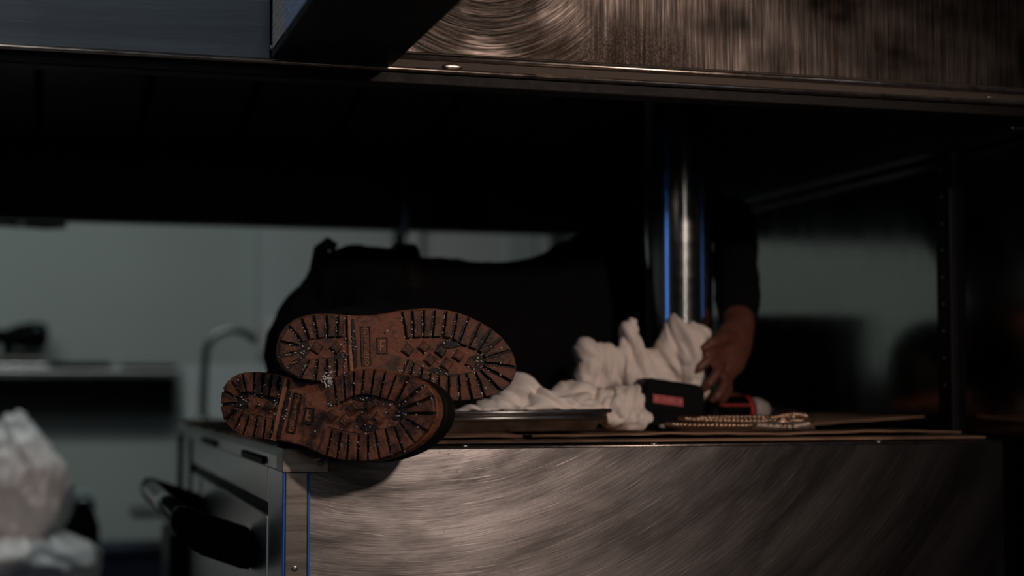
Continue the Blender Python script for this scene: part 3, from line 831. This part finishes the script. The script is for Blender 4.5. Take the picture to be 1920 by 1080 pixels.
# lower arm folded under the chest
add_tube(bm, [(1.02, 2.84, 1.03), (1.10, 2.79, 0.995), (1.20, 2.80, 0.99)], [0.045, 0.04, 0.033], 12)
add_ball(bm, (1.235, 2.80, 0.988), 0.035, 2, (1.3, 1.0, 0.6))
for dy in (-0.025, -0.009, 0.008, 0.024):
    add_tube(bm, [(1.25, 2.80 + dy, 0.988), (1.285, 2.80 + dy * 1.3, 0.985), (1.31, 2.80 + dy * 1.4, 0.975)], [0.009, 0.0085, 0.007], 8)
# gripping hand
add_tube(bm, [(1.160, 2.565, 1.125), (1.140, 2.535, 1.100), (1.112, 2.508, 1.072), (1.090, 2.492, 1.052)], [(0.027, 0.026), (0.022, 0.036), (0.020, 0.040), (0.016, 0.034)], 16, ref=(0.6, 0.0, -0.8))
FING = [  # knuckle, middle joint, end joint, tip
    [(1.078, 2.482, 1.078), (1.056, 2.464, 1.060), (1.040, 2.462, 1.048), (1.030, 2.466, 1.041)],
    [(1.086, 2.484, 1.058), (1.068, 2.456, 1.040), (1.052, 2.450, 1.022), (1.043, 2.456, 1.010)],
    [(1.096, 2.490, 1.042), (1.084, 2.462, 1.020), (1.068, 2.452, 1.002), (1.057, 2.456, 0.992)],
    [(1.107, 2.498, 1.032), (1.098, 2.474, 1.012), (1.085, 2.464, 0.998), (1.076, 2.466, 0.989)],
]
for fpts, r in zip(FING, (0.0088, 0.0092, 0.0088, 0.0076)):
    base = Vector(fpts[0]) * 0.5 + Vector((1.118, 2.512, 1.075)) * 0.5
    add_tube(bm, [tuple(base)] + fpts, [r * 1.1, r * 1.12, r, r * 0.92, r * 0.7], 10)
add_tube(bm, [(1.125, 2.515, 1.098), (1.096, 2.488, 1.098), (1.066, 2.470, 1.090), (1.046, 2.466, 1.078)], [0.013, 0.0115, 0.010, 0.0075], 10)
body = mp(remesh(bm_obj('body', bm, M['skin'], None, True), 0.0040, 4)); body['label'] = 'brown skinned hand and body'
# hair and eyes
bm = bmesh.new(); add_ball(bm, HC + Vector((0.0, -0.012, 0.008)), 0.1, 3, (1.0, 0.80, 0.97)); mp(remesh(bm_obj('hair', bm, M['hair'], None, True), 0.006, 2))
# shirt: trunk and two sleeves in one surface
bm = bmesh.new()
add_tube(bm, [(0.615, 2.90, 1.105), (0.66, 2.90, 1.103), (0.74, 2.90, 1.100), (0.84, 2.90, 1.098), (0.93, 2.89, 1.108), (1.01, 2.88, 1.125), (1.075, 2.88, 1.14), (1.10, 2.88, 1.145)],
         [(0.10, 0.145), (0.115, 0.158), (0.115, 0.155), (0.115, 0.154), (0.12, 0.163), (0.12, 0.185), (0.10, 0.165), (0.06, 0.10)], 24)
add_tube(bm, [(0.96, 2.88, 1.215), (1.05, 2.865, 1.27), (1.13, 2.83, 1.318), (1.20, 2.79, 1.340), (1.236, 2.772, 1.345)], [0.08, 0.070, 0.058, 0.046, 0.038], 16)
add_tube(bm, [(1.238, 2.77, 1.348), (1.228, 2.74, 1.305), (1.217, 2.71, 1.267), (1.204, 2.675, 1.225), (1.190, 2.64, 1.185), (1.174, 2.604, 1.152), (1.164, 2.582, 1.134)], [0.040, 0.043, 0.043, 0.042, 0.041, 0.039, 0.036], 16)
add_tube(bm, [(1.00, 2.84, 1.04), (1.09, 2.80, 1.005), (1.17, 2.80, 0.998)], [0.062, 0.050, 0.043], 14)
shirt = mp(remesh(bm_obj('shirt', bm, M['black_cloth'], None, True), 0.007, 5, 0.012, 0.05))
# trousers: hips and both legs in one surface
bm = bmesh.new()
add_tube(bm, [(0.455, 2.91, 1.105), (0.49, 2.91, 1.110), (0.54, 2.90, 1.115), (0.60, 2.90, 1.115), (0.635, 2.90, 1.112)], [(0.07, 0.09), (0.115, 0.142), (0.125, 0.163), (0.12, 0.163), (0.115, 0.155)], 24)
add_ball(bm, (0.488, 2.90, 1.08), 0.10, 3, (1.08, 1.1, 1.30))
for A, K, H_ in ((ANK_U, KN_U, HIP_U), (ANK_L, KN_L, HIP_L)):
    A = Vector(A); K = Vector(K); H_ = Vector(H_)
    add_tube(bm, [tuple(A), tuple(A * 0.55 + K * 0.45), tuple(K)], [0.055, 0.066, 0.064], 16)
    add_tube(bm, [tuple(K), tuple((K + H_) / 2), tuple(H_)], [0.065, 0.085, 0.10], 16)
trs = mp(remesh(bm_obj('trousers', bm, M['black_denim'], None, True), 0.007, 5, 0.018, 0.07))
# belt round the waist, belt loop, pocket rivets and tag
bm = bmesh.new()
ring_o = []; ring_i = []
for k in range(40):
    a = 2 * math.pi * k / 40
    for lst, dx, ra, rb in ((ring_o, 0, 0.126, 0.171), (ring_i, 0, 0.118, 0.160)):
        lst.append([bm.verts.new((x, 2.90 + ra * math.cos(a), 1.112 + rb * math.sin(a))) for x in (0.605 + 0.012 * math.sin(a), 0.640 + 0.012 * math.sin(a))])
for k in range(40):
    j = (k + 1) % 40
    bm.faces.new((ring_o[k][0], ring_o[j][0], ring_o[j][1], ring_o[k][1])); bm.faces.new((ring_i[k][0], ring_i[k][1], ring_i[j][1], ring_i[j][0]))
    bm.faces.new((ring_o[k][0], ring_i[k][0], ring_i[j][0], ring_o[j][0])); bm.faces.new((ring_o[k][1], ring_o[j][1], ring_i[j][1], ring_i[k][1]))
mp(bm_obj('belt', bm, M['upper'], None, True))
bm = bmesh.new(); add_tube(bm, [(0.468, 2.86, 1.225), (0.474, 2.86, 1.265), (0.486, 2.86, 1.276), (0.50, 2.86, 1.268)], [0.016, 0.014, 0.012, 0.009], 10)
mp(bm_obj('pocket_flap', bm, M['black_denim'], None, True))

# pale tab sewn on the back pocket
bpy.context.view_layer.update()
te = trs.evaluated_get(bpy.context.evaluated_depsgraph_get())
inv = te.matrix_world.inverted()
ok, hit, nr, _i = te.ray_cast(inv @ Vector((0.4335, 2.5, 1.2025)), Vector((0, 1, 0)))
if ok:
    hw = te.matrix_world @ hit
    bm = bmesh.new(); add_box(bm, -0.010, 0.010, -0.001, 0.001, -0.0028, 0.0028, 0.0006)
    tb = bm_obj('pocket_tab', bm, M['grey_plastic']); tb['label'] = 'pale pocket tab'
    tb.parent = man; tb.matrix_parent_inverse = Matrix.Translation(-MO)
    tb.matrix_basis = Matrix.Translation(hw + Vector((0, -0.001, 0))) @ Matrix.Rotation(math.atan2(nr.x, -nr.y), 4, 'Z') @ Matrix.Rotation(R(24), 4, 'Y')

# ------------------------------------------------------------------ cloth rags: heaped lobes fused and creased into folds
Z0 = TOP + 0.016
PAN = (0.50, 0.822, 2.290, 2.470)


def rag(name, lobes, folds, label, amp=0.012, zmin=None, vox=0.0024, k=0.0):
    bm = bmesh.new()
    for c, r in lobes: add_ball(bm, c, 1.0, 3, r)
    tmp = bm_obj('tmp_rag', bm, M['rag'])
    m = tmp.modifiers.new('r', 'REMESH'); m.mode = 'VOXEL'; m.voxel_size = vox
    sm = tmp.modifiers.new('s', 'SMOOTH'); sm.iterations = 22; sm.factor = 0.5
    me = bpy.data.meshes.new_from_object(tmp.evaluated_get(bpy.context.evaluated_depsgraph_get()))
    old = tmp.data; bpy.data.objects.remove(tmp); bpy.data.meshes.remove(old)
    nrm = [v.normal.copy() for v in me.vertices]
    for v, nn in zip(me.vertices, nrm):
        p = v.co
        wv = Vector((noise.noise(p * 14 + Vector((k, 0, 0))), noise.noise(p * 14 + Vector((0, k + 5, 0))), noise.noise(p * 14 + Vector((0, 0, k + 9)))))
        q = p + wv * 0.012
        fx, fy, fz, ang = folds
        ca, sa = math.cos(ang), math.sin(ang)
        u = q.x * ca + q.z * sa; w_ = -q.x * sa + q.z * ca
        n1 = noise.noise(Vector((u * fx + k, q.y * fy, w_ * fz)))
        n2_ = noise.noise(Vector((u * fx * 2.1 - k, q.y * fy, w_ * fz * 2.3 + 3)))
        n3 = noise.noise(Vector((u * fx * 0.6, q.y * 8, w_ * fx * 0.5 + k)))
        n4 = noise.noise(Vector((u * fx * 3.4 + 7, q.y * fy * 2, w_ * fz * 3.1 - k)))
        d = amp * (2.2 * math.sqrt(n1 * n1 + 0.001) - 0.6) + amp * 0.8 * (2.0 * abs(n2_) - 0.4) + amp * 0.30 * (2.0 * abs(n4) - 0.4) + amp * 0.4 * n3
        v.co = p + nn * d
        if zmin is not None: v.co.z = max(zmin(v.co.x, v.co.y), v.co.z)
    me.name = name; me.materials.clear(); me.materials.append(M['rag'])
    for p in me.polygons: p.use_smooth = True
    o = bpy.data.objects.new(name, me); link(o)
    s2 = o.modifiers.new('smooth', 'SMOOTH'); s2.iterations = 1; s2.factor = 0.4
    tag(o, label, 'rag', 'cotton rags on the range')
    return o


def on_pan(x, y): return 0.9815 if (x < PAN[1] + 0.006 and y > PAN[2] - 0.01) else Z0 + 0.0005
rag('cotton_rag', [((0.715, 2.405, 0.996), (0.050, 0.045, 0.030)), ((0.685, 2.385, 0.988), (0.045, 0.040, 0.016)), ((0.650, 2.375, 0.982), (0.050, 0.045, 0.009)), ((0.790, 2.410, 0.997), (0.050, 0.045, 0.029)), ((0.765, 2.365, 0.990), (0.055, 0.038, 0.020)), ((0.74, 2.345, 0.984), (0.09, 0.03, 0.009))],
    (9, 6, 30, R(-22)), 'crumpled pale cotton rag lying on the stacked sheet pans', 0.012, on_pan, k=1.0)
rag('cotton_rag', [((0.868, 2.372, 0.988), (0.043, 0.042, 0.036)), ((0.872, 2.352, 0.968), (0.046, 0.040, 0.024)), ((0.842, 2.378, 0.990), (0.022, 0.032, 0.028))],
    (28, 6, 9, R(-30)), 'bunched pale cotton rag beside the black battery pack', 0.011, lambda x, y: Z0 + 0.0005 if x > 0.831 else 0.9815, k=5.3)
rag('cotton_rag', [((1.020, 2.500, 1.075), (0.050, 0.038, 0.058)), ((1.045, 2.505, 1.105), (0.030, 0.030, 0.030)), ((0.880, 2.500, 1.050), (0.040, 0.034, 0.048)), ((0.935, 2.505, 1.085), (0.024, 0.026, 0.048)), ((0.955, 2.505, 1.040), (0.055, 0.034, 0.050)), ((1.030, 2.510, 1.015), (0.042, 0.034, 0.055)), ((0.975, 2.512, 0.995), (0.060, 0.034, 0.043)), ((0.862, 2.495, 1.020), (0.026, 0.024, 0.022))],
    (27, 5, 7, R(14)), 'pale cotton rag gripped in the brown hand in front of the chrome pipe', 0.013, lambda x, y: Z0 + 0.0005, k=8.1)

# ------------------------------------------------------------------ sheet pans
def sheet_pan(z, dx, dy, label):
    x0, x1, y0, y1 = PAN[0] + dx, PAN[1] + dx, PAN[2] + dy, PAN[3] + dy
    h = 0.020; t_ = 0.0014; sl = 0.010
    pan = empty('sheet_pan', ((x0 + x1) / 2, (y0 + y1) / 2, z))
    bm = bmesh.new()
    def ring(ins, zz): return [bm.verts.new((x, y, zz)) for x, y in (((x0 - x1) / 2 + ins, (y0 - y1) / 2 + ins), ((x1 - x0) / 2 - ins, (y0 - y1) / 2 + ins), ((x1 - x0) / 2 - ins, (y1 - y0) / 2 - ins), ((x0 - x1) / 2 + ins, (y1 - y0) / 2 - ins))]
    rs = [ring(sl + 0.004, 0.0), ring(0.006, h), ring(0.006 + t_, h), ring(sl + 0.004 + t_, t_)]
    for a, b in zip(rs, rs[1:]):
        for k in range(4): bm.faces.new((a[k], a[(k + 1) % 4], b[(k + 1) % 4], b[k]))
    bm.faces.new(rs[0]); bm.faces.new(rs[-1])
    bm_obj('tray', bm, M['pan'], pan)
    bm = bmesh.new()
    cr = [((x0 - x1) / 2 + 0.004, (y0 - y1) / 2 + 0.004), ((x1 - x0) / 2 - 0.004, (y0 - y1) / 2 + 0.004), ((x1 - x0) / 2 - 0.004, (y1 - y0) / 2 - 0.004), ((x0 - x1) / 2 + 0.004, (y1 - y0) / 2 - 0.004)]
    for k in range(4):
        a = cr[k]; b = cr[(k + 1) % 4]; add_tube(bm, [(a[0], a[1], h), (b[0], b[1], h)], 0.0034, 10)
    bm_obj('rolled_rim', bm, M['steel_plain'], pan, True)
    tag(pan, label, 'pan', 'stacked sheet pans')
    pan.rotation_euler = (0, R(-0.6), R(0.0))
    return pan
sheet_pan(Z0 + 0.0005, -0.006, 0.0, 'lower burnt sheet pan resting on cardboard beside the boots')
sheet_pan(Z0 + 0.0095, 0.004, -0.003, 'upper burnt sheet pan of the stack, carrying a rag')

# ------------------------------------------------------------------ battery pack and drill
bat = empty('battery_pack', (0.977, 2.435, Z0), R(-6))
tag(bat, 'black battery pack with a red label standing before the held rag', 'battery')
def blk(name, x0, x1, y0, y1, z0, z1, mat, par, bev=0.004): return box(name, x0, x1, y0, y1, z0, z1, mat, par, bev, 3)
bm = bmesh.new()
A, B = add_prism(bm, [(-0.047, 0.0), (0.044, 0.0), (0.049, 0.028), (0.050, 0.064), (0.042, 0.070), (-0.044, 0.082), (-0.051, 0.078), (-0.050, 0.030)], -0.030, 0.040, 'y')
bmesh.ops.bevel(bm, geom=bm.edges[:], offset=0.004, segments=3, affect='EDGES')
bm_obj('case', bm, M['black_plastic'], bat)
bm = bmesh.new(); add_prism(bm, [(-0.037, 0.0555), (0.013, 0.0490), (0.013, 0.0355), (-0.037, 0.0420)], -0.0312, -0.0298, 'y')
lb = bm_obj('label_plate', bm, M['red_plastic'], bat); lb['label'] = 'red label strip'
bm = bmesh.new()
for k, (a, b) in enumerate(((-0.034, -0.029), (-0.020, -0.017), (-0.013, -0.003), (0.006, 0.011))):
    dz = -0.0065 * (a + 0.037) / 0.05
    add_box(bm, a, b, -0.0318, -0.0311, 0.0465 + dz, 0.0515 + dz)
bm_obj('label_print', bm, M['label_print'], lb)
blk('lower_grip', -0.040, 0.036, -0.034, -0.0285, 0.004, 0.026, M['black_plastic'], bat, 0.002)
blk('side_latch', 0.0485, 0.0520, -0.016, -0.006, 0.030, 0.050, M['grey_plastic'], bat, 0.0012)
bm = bmesh.new(); add_ball(bm, (-0.022, -0.034, 0.004), 0.006, 2, (1.2, 0.7, 0.6)); bm_obj('foot_pad', bm, M['grey_plastic'], bat, True)

dr = empty('power_drill', (1.118, 2.525, Z0 + 0.0262), R(3))
tag(dr, 'black and red power drill lying on cardboard with a grey chuck', 'drill')
RX = Matrix.Rotation(R(90), 4, 'Y')
bm = bmesh.new(); add_lathe(bm, [(0.016, -0.045), (0.023, -0.040), (0.0245, -0.015), (0.0245, 0.030), (0.022, 0.044)], RX, 28); bm_obj('motor_housing', bm, M['black_plastic'], dr, True)
for xx, w_ in ((-0.024, 0.0028), (0.036, 0.0034)):
    bm = bmesh.new(); add_lathe(bm, [(0.0240, xx - w_), (0.0258, xx - w_ * 0.6), (0.0258, xx + w_ * 0.6), (0.0240, xx + w_)], RX, 28); bm_obj('red_band', bm, M['red_plastic'], dr)
bm = bmesh.new(); add_box(bm, -0.022, 0.034, -0.0262, -0.0235, 0.0085, 0.0115, 0.0006); bm_obj('red_stripe', bm, M['red_plastic'], dr)
bm = bmesh.new(); add_lathe(bm, [(0.0215, 0.0445), (0.0225, 0.049), (0.0215, 0.060), (0.015, 0.074), (0.011, 0.076)], RX, 28); ch = bm_obj('chuck', bm, M['grey_plastic'], dr, True)
bm = bmesh.new(); add_lathe(bm, [(0.0095, 0.076), (0.0085, 0.086), (0.005, 0.092), (0.0035, 0.12), (0.003, 0.135)], RX, 18); bm_obj('bit', bm, M['dark_metal'], ch, True)
bm = bmesh.new(); add_tube(bm, [(-0.015, -0.008, -0.004), (-0.036, -0.024, -0.004), (-0.052, -0.036, -0.004)], [(0.017, 0.016), (0.015, 0.015), (0.016, 0.016)], 16); bm_obj('handle', bm, M['black_plastic'], dr, True)

# ------------------------------------------------------------------ stock pot behind the man, seen mirrored in the splash wall
pt = empty('stock_pot', (1.17, 3.56, TOP + 0.014))
tag(pt, 'black stock pot behind the man, mirrored in the steel splash wall', 'pot')
bm = bmesh.new(); add_lathe(bm, [(0.17, 0.0), (0.19, 0.012), (0.19, 0.225), (0.196, 0.232), (0.186, 0.236), (0.182, 0.225), (0.180, 0.02)], Matrix(), 48); bm_obj('pot_body', bm, M['soot'], pt, True)
for sgn in (-1, 1):
    tube('pot_handle', [(-0.05, sgn * 0.186, 0.17), (-0.045, sgn * 0.225, 0.175), (0.045, sgn * 0.225, 0.175), (0.05, sgn * 0.186, 0.17)], 0.008, M['soot'], pt, 10)

# ------------------------------------------------------------------ twisted wire coil and wire wheel
def helix_rope(path, R0, r, pitch, strands, name, mat, parent):
    """strands twisted about a path"""
    pts = [Vector(p) for p in path]
    d = [0.0]
    for a, b in zip(pts, pts[1:]): d.append(d[-1] + (b - a).length)
    L = d[-1]; N = int(L / pitch * 8)
    def at(s):
        k = max(i for i in range(len(d)) if d[i] <= s + 1e-9); k = min(k, len(pts) - 2)
        t = (s - d[k]) / max(1e-9, d[k + 1] - d[k]); return pts[k].lerp(pts[k + 1], t), (pts[k + 1] - pts[k]).normalized()
    for q in range(strands):
        bm = bmesh.new(); P = []
        for i in range(N + 1):
            p, t = at(L * i / N); s = t.cross(Vector((0, 0, 1))).normalized(); u = s.cross(t)
            a = 2 * math.pi * (L * i / N / pitch + q / strands); P.append(p + s * R0 * math.cos(a) + u * R0 * math.sin(a))
        add_tube(bm, P, r, 6); bm_obj(name, bm, mat, parent, True)

def closed_loop(cx, cy, rx, ry, z, ph, n=48, zz=0.0, turns=1.0):
    return [(cx + rx * math.cos(2 * math.pi * i / n * turns + ph), cy + ry * math.sin(2 * math.pi * i / n * turns + ph), z + zz * math.sin(2 * math.pi * i / n * turns + ph)) for i in range(int(n) + 1)]

wc = empty('wire_coil', (1.03, 2.335, Z0))
tag(wc, 'coil of coppery twisted steel cable lying before the drill', 'cable')
helix_rope(closed_loop(0.02, 0.0, 0.118, 0.045, 0.0075, 0.4), 0.0022, 0.0022, 0.014, 2, 'strand', M['braid'], wc)
helix_rope(closed_loop(0.03, 0.0, 0.105, 0.040, 0.0165, 2.0, zz=0.002), 0.0022, 0.0022, 0.014, 2, 'strand', M['braid'], wc)
helix_rope([(0.05, -0.035, 0.0165), (0.075, -0.03, 0.021), (0.105, -0.025, 0.025), (0.130, -0.02, 0.023), (0.150, 0.0, 0.014), (0.158, 0.02, 0.008)], 0.0024, 0.0024, 0.014, 2, 'strand', M['braid'], wc)
ww = empty('wire_brush', (1.098, 2.268, Z0 + 0.002))
tag(ww, 'round wire brush with pale coppery bristles lying flat by the cable coil', 'brush')
bm = bmesh.new()
for k in range(150):
    a = 2 * math.pi * k / 150; r1 = 0.050 + random.uniform(-0.002, 0.002); j = random.uniform(-0.03, 0.03)
    add_tube(bm, [(0.026 * math.cos(a), 0.026 * math.sin(a) * 0.6, 0.011), (0.044 * math.cos(a + j), 0.044 * math.sin(a + j) * 0.6, 0.010), (r1 * math.cos(a + j), r1 * math.sin(a + j) * 0.6, 0.0)], [0.0012, 0.0012, 0.0010], 5)
bristles = bm_obj('bristles', bm, M['braid_pale'], ww, True); bristles['kind'] = 'stuff'
bm = bmesh.new(); add_lathe(bm, [(0.028, 0.008), (0.028, 0.0125), (0.010, 0.013), (0.010, 0.018)], Matrix.Diagonal((1, 0.6, 1, 1)), 24); bm_obj('hub', bm, M['braid'], ww)

# ------------------------------------------------------------------ far kitchen, out of focus
# wall shelf with deep dark apron
sh = empty('wall_shelf', (-0.3, 6.05, 0.925))
tag(sh, 'long dark wall shelf with deep apron on the grey green wall', 'shelf')
box('shelf_board', -1.2, 0.775, -0.06, 0.149, 0.125, 0.148, M['steel_plain'], sh, 0.003)
box('apron', -1.2, 0.765, 0.06, 0.075, -0.02, 0.124, M['dark_metal'], sh, 0.003)
box('shelf_end', 0.742, 0.765, 0.076, 0.149, -0.02, 0.124, M['dark_metal'], sh, 0.003)
box('under_board', -1.2, 0.741, 0.076, 0.149, -0.02, -0.002, M['dark_metal'], sh)
ZS = 0.925 + 0.148
# slicer on the shelf
mx = empty('meat_slicer', (-0.078, 6.095, ZS))
tag(mx, 'dark countertop slicer with rounded head and teal glint on the shelf', 'appliance')
box('base', -0.16, 0.085, -0.09, 0.09, 0.0, 0.022, M['steel_plain'], mx, 0.005)
box('tray', -0.08, 0.085, -0.09, 0.09, 0.035, 0.045, M['grey_plastic'], mx, 0.003)
tube('column', [(-0.055, 0, 0.022), (-0.055, 0, 0.07), (-0.05, 0, 0.12)], [0.026, 0.020, 0.028], M['black_plastic'], mx)
tube('head', [(-0.22, 0, 0.118), (-0.06, 0, 0.122), (-0.02, 0, 0.125), (0.03, 0, 0.128), (0.075, 0, 0.128), (0.086, 0, 0.128)], [0.026, 0.028, 0.042, 0.050, 0.046, 0.020], M['black_plastic'], mx, 20)
bm = bmesh.new(); add_ball(bm, (0.046, -0.030, 0.146), 0.020, 3, (1.0, 0.7, 0.8)); bm_obj('glass_cap', bm, M['teal_glass'], mx, True)
def tray_low(x0, x1, h, label, m_):
    t_ = empty('baking_tray', ((x0 + x1) / 2, 6.095, ZS)); hw = (x1 - x0) / 2
    bm = bmesh.new(); add_prism(bm, [(-hw + 0.008, 0.0), (hw - 0.008, 0.0), (hw, h), (-hw, h)], -0.09, 0.09, 'y'); bmesh.ops.bevel(bm, geom=bm.edges[:], offset=0.003, segments=2, affect='EDGES')
    bm_obj('tray_body', bm, m_, t_); box('tray_rim', -hw - 0.006, hw + 0.006, -0.096, 0.096, h, h + 0.004, m_, t_, 0.0015)
    tag(t_, label, 'tray')
tray_low(0.022, 0.228, 0.026, 'black baking tray on the shelf beside the slicer', M['black_plastic'])
tray_low(0.27, 0.462, 0.018, 'shallow dark tray at the end of the wall shelf', M['dark_metal'])
# sink with gooseneck faucet, standing past the range
sk = empty('sink_table', (0.95, 5.2, 0.0))
tag(sk, 'steel sink table with low back splash behind the range', 'sink')
box('counter', -0.50, 0.40, -0.30, 0.30, 0.86, 0.895, M['steel_plain'], sk, 0.004)
box('back_splash', -0.50, 0.40, 0.29, 0.31, 0.896, 1.085, M['paint_pale'], sk, 0.004)
box('basin', -0.30, 0.30, -0.22, 0.20, 0.62, 0.859, M['steel_plain'], sk, 0.02)
for x in (-0.46, 0.36):
    for y in (-0.26, 0.26): tube('leg', [(x, y, 0), (x, y, 0.859)], 0.019, M['steel_plain'], sk, 12)
fc = empty('faucet', (0.466, 5.0, 0.896))
tag(fc, 'dark gooseneck faucet arching over the sink behind the boots', 'faucet')
arch = [(0, 0, 0.02), (0.002, 0, 0.12), (0.006, 0, 0.22)] + [(0.088 - 0.081 * math.cos(a), 0, 0.222 + 0.072 * math.sin(a)) for a in [math.pi * k / 12 for k in range(1, 11)]]
tube('spout', arch, 0.0125, M['faucet'], fc, 14, ref=(0, 1, 0))
tube('collar', [(0, 0, 0), (0, 0, 0.02), (0, 0, 0.03)], [0.03, 0.026, 0.016], M['faucet'], fc, 16)
tube('lever', [(0, -0.012, 0.05), (0.0, -0.05, 0.065)], [0.007, 0.005], M['faucet'], fc, 10)
# soap dispenser on the wall recess
sd = empty('soap_dispenser', (0.806, 6.02, 1.10))
tag(sd, 'small white soap dispenser on the pale wall recess', 'dispenser')
box('body', -0.030, 0.045, -0.05, 0.0595, 0.03, 0.16, M['white'], sd, 0.012, 3)
tube('nozzle', [(0.01, -0.02, 0.032), (0.01, -0.02, 0.0)], [0.014, 0.008], M['grey_plastic'], sd, 12)
# lamp arm under the far lip of the hood
la = empty('clamp_lamp', (-0.06, 4.30, 1.44))
tag(la, 'small dark clamp lamp with pale round knob beyond the hood', 'lamp')
tube('arm', [(-0.5, 0, 0.0), (-0.06, 0, 0.0), (0.06, 0, -0.002), (0.105, 0, -0.004)], [0.012, 0.013, 0.016, 0.010], M['dark_metal'], la, 14)
bm = bmesh.new(); add_ball(bm, (-0.005, -0.018, 0.0), 0.012, 3); bm_obj('knob', bm, M['white'], la, True)
box('mount', -0.52, -0.46, -0.02, 0.02, -0.02, 1.34, M['dark_metal'], la, 0.003)
# plastic bags in a bin
def blob_bag(name, c, r, sc, seed, label, grp=None):
    bm = bmesh.new(); bmesh.ops.create_icosphere(bm, subdivisions=5, radius=1.0)
    for v in bm.verts:
        p = v.co.copy(); q = p * 1.5 + Vector((seed, seed * 2, 0))
        a = 0.20 * noise.noise(q) + 0.11 * (1 - abs(noise.noise(q * 2.3)) * 2) + 0.02 * (1 - abs(noise.noise(q * 5.1)) * 2)
        k = 1.0 + a
        zz = p.z
        taper = 1.0 - 0.55 * smoothstep(0.1, 1.0, zz)
        v.co = Vector((p.x * k * taper * sc[0] * r, p.y * k * taper * sc[1] * r, max(-0.72 * sc[2] * r, zz * (1 + 0.5 * a) * sc[2] * r)))
    o = bm_obj(name, bm, M['bag'], None, True); o.location = c
    tag(o, label, 'bag'); return o
bn = empty('waste_crate', (-0.12, 4.32, 0.0)); tag(bn, 'grey waste crate under the white plastic bags', 'crate')
box('bin_body', -0.26, 0.26, -0.2, 0.2, 0.0, 0.44, M['grey_plastic'], bn, 0.02)
box('bin_rim', -0.275, 0.275, -0.215, 0.215, 0.4405, 0.462, M['grey_plastic'], bn, 0.006)
blob_bag('plastic_bag', (-0.09, 4.30, 0.570), 0.15, (1.38, 1.1, 0.9), 1.7, 'lower white plastic bag bulging over the grey crate')
blob_bag('plastic_bag', (-0.065, 4.33, 0.765), 0.15, (0.86, 0.85, 1.22), 6.2, 'upper white plastic bag with peaked top')
jg = empty('black_jug', (0.100, 4.58, 0.50)); tag(jg, 'black jug with pale curved handle beside the plastic bags', 'jug')
bm = bmesh.new(); add_lathe(bm, [(0.045, 0), (0.050, 0.02), (0.050, 0.13), (0.030, 0.19), (0.022, 0.20)], Matrix(), 24); bm_obj('jug_body', bm, M['black_plastic'], jg, True)
tube('jug_handle', [(-0.022, -0.02, 0.19), (-0.012, -0.03, 0.218), (0.008, -0.03, 0.226), (0.024, -0.03, 0.212), (0.032, -0.03, 0.18)], 0.0085, M['pale_blue'], jg, 12, ref=(0, 1, 0))
# low table with blue crates
lt = empty('low_table', (-0.08, 5.45, 0.0)); tag(lt, 'low grey work table with shelf under the wall shelf', 'table')
box('under_shelf', -0.3, 0.5, -0.29, 0.4, 0.300, 0.325, M['steel_plain'], lt, 0.004)
box('table_top', 0.35, 0.5, -0.25, 0.0, 0.60, 0.622, M['faucet'], lt, 0.004)
for x, y in ((-0.27, -0.22), (0.483, -0.22), (0.483, 0.36), (-0.27, 0.36)):
    tube('leg', [(x, y, 0), (x, y, 0.2995)], 0.016, M['steel_plain'], lt, 12)
tube('leg', [(0.483, -0.2, 0.3255), (0.483, -0.2, 0.5995)], 0.016, M['steel_plain'], lt, 12)
tube('leg', [(0.483, -0.05, 0.3255), (0.483, -0.05, 0.5995)], 0.016, M['steel_plain'], lt, 12)
nc = empty('storage_crate', (0.258, 5.38, 0.326)); tag(nc, 'dark navy plastic storage crate on the low table shelf', 'crate')
box('crate_body', -0.10, 0.115, -0.13, 0.13, 0.0, 0.158, M['navy'], nc, 0.01); box('crate_lid', -0.11, 0.125, -0.14, 0.14, 0.1585, 0.178, M['navy'], nc, 0.004)
nb = empty('dark_tub', (0.072, 5.36, 0.326)); tag(nb, 'dark low tub with pale lid beside the navy crate', 'tub')
box('tub_body', -0.08, 0.06, -0.11, 0.11, 0.0, 0.110, M['dark_metal'], nb, 0.01); box('tub_lid', -0.085, 0.065, -0.115, 0.115, 0.1105, 0.122, M['faucet'], nb, 0.004)
bt_ = empty('spray_bottle', (0.20, 5.17, 0.326))
bt_.location = (0.155, 5.205, 0.326); tag(bt_, 'pale blue bottle in front of the navy crate', 'bottle')
bm = bmesh.new(); add_lathe(bm, [(0.030, 0), (0.032, 0.01), (0.032, 0.075), (0.014, 0.095), (0.014, 0.108)], Matrix(), 24); bm_obj('bottle_body', bm, M['pale_blue'], bt_, True)
bm = bmesh.new(); add_lathe(bm, [(0.015, 0.1085), (0.015, 0.122), (0.012, 0.124)], Matrix(), 20); bm_obj('cap', bm, M['white'], bt_)
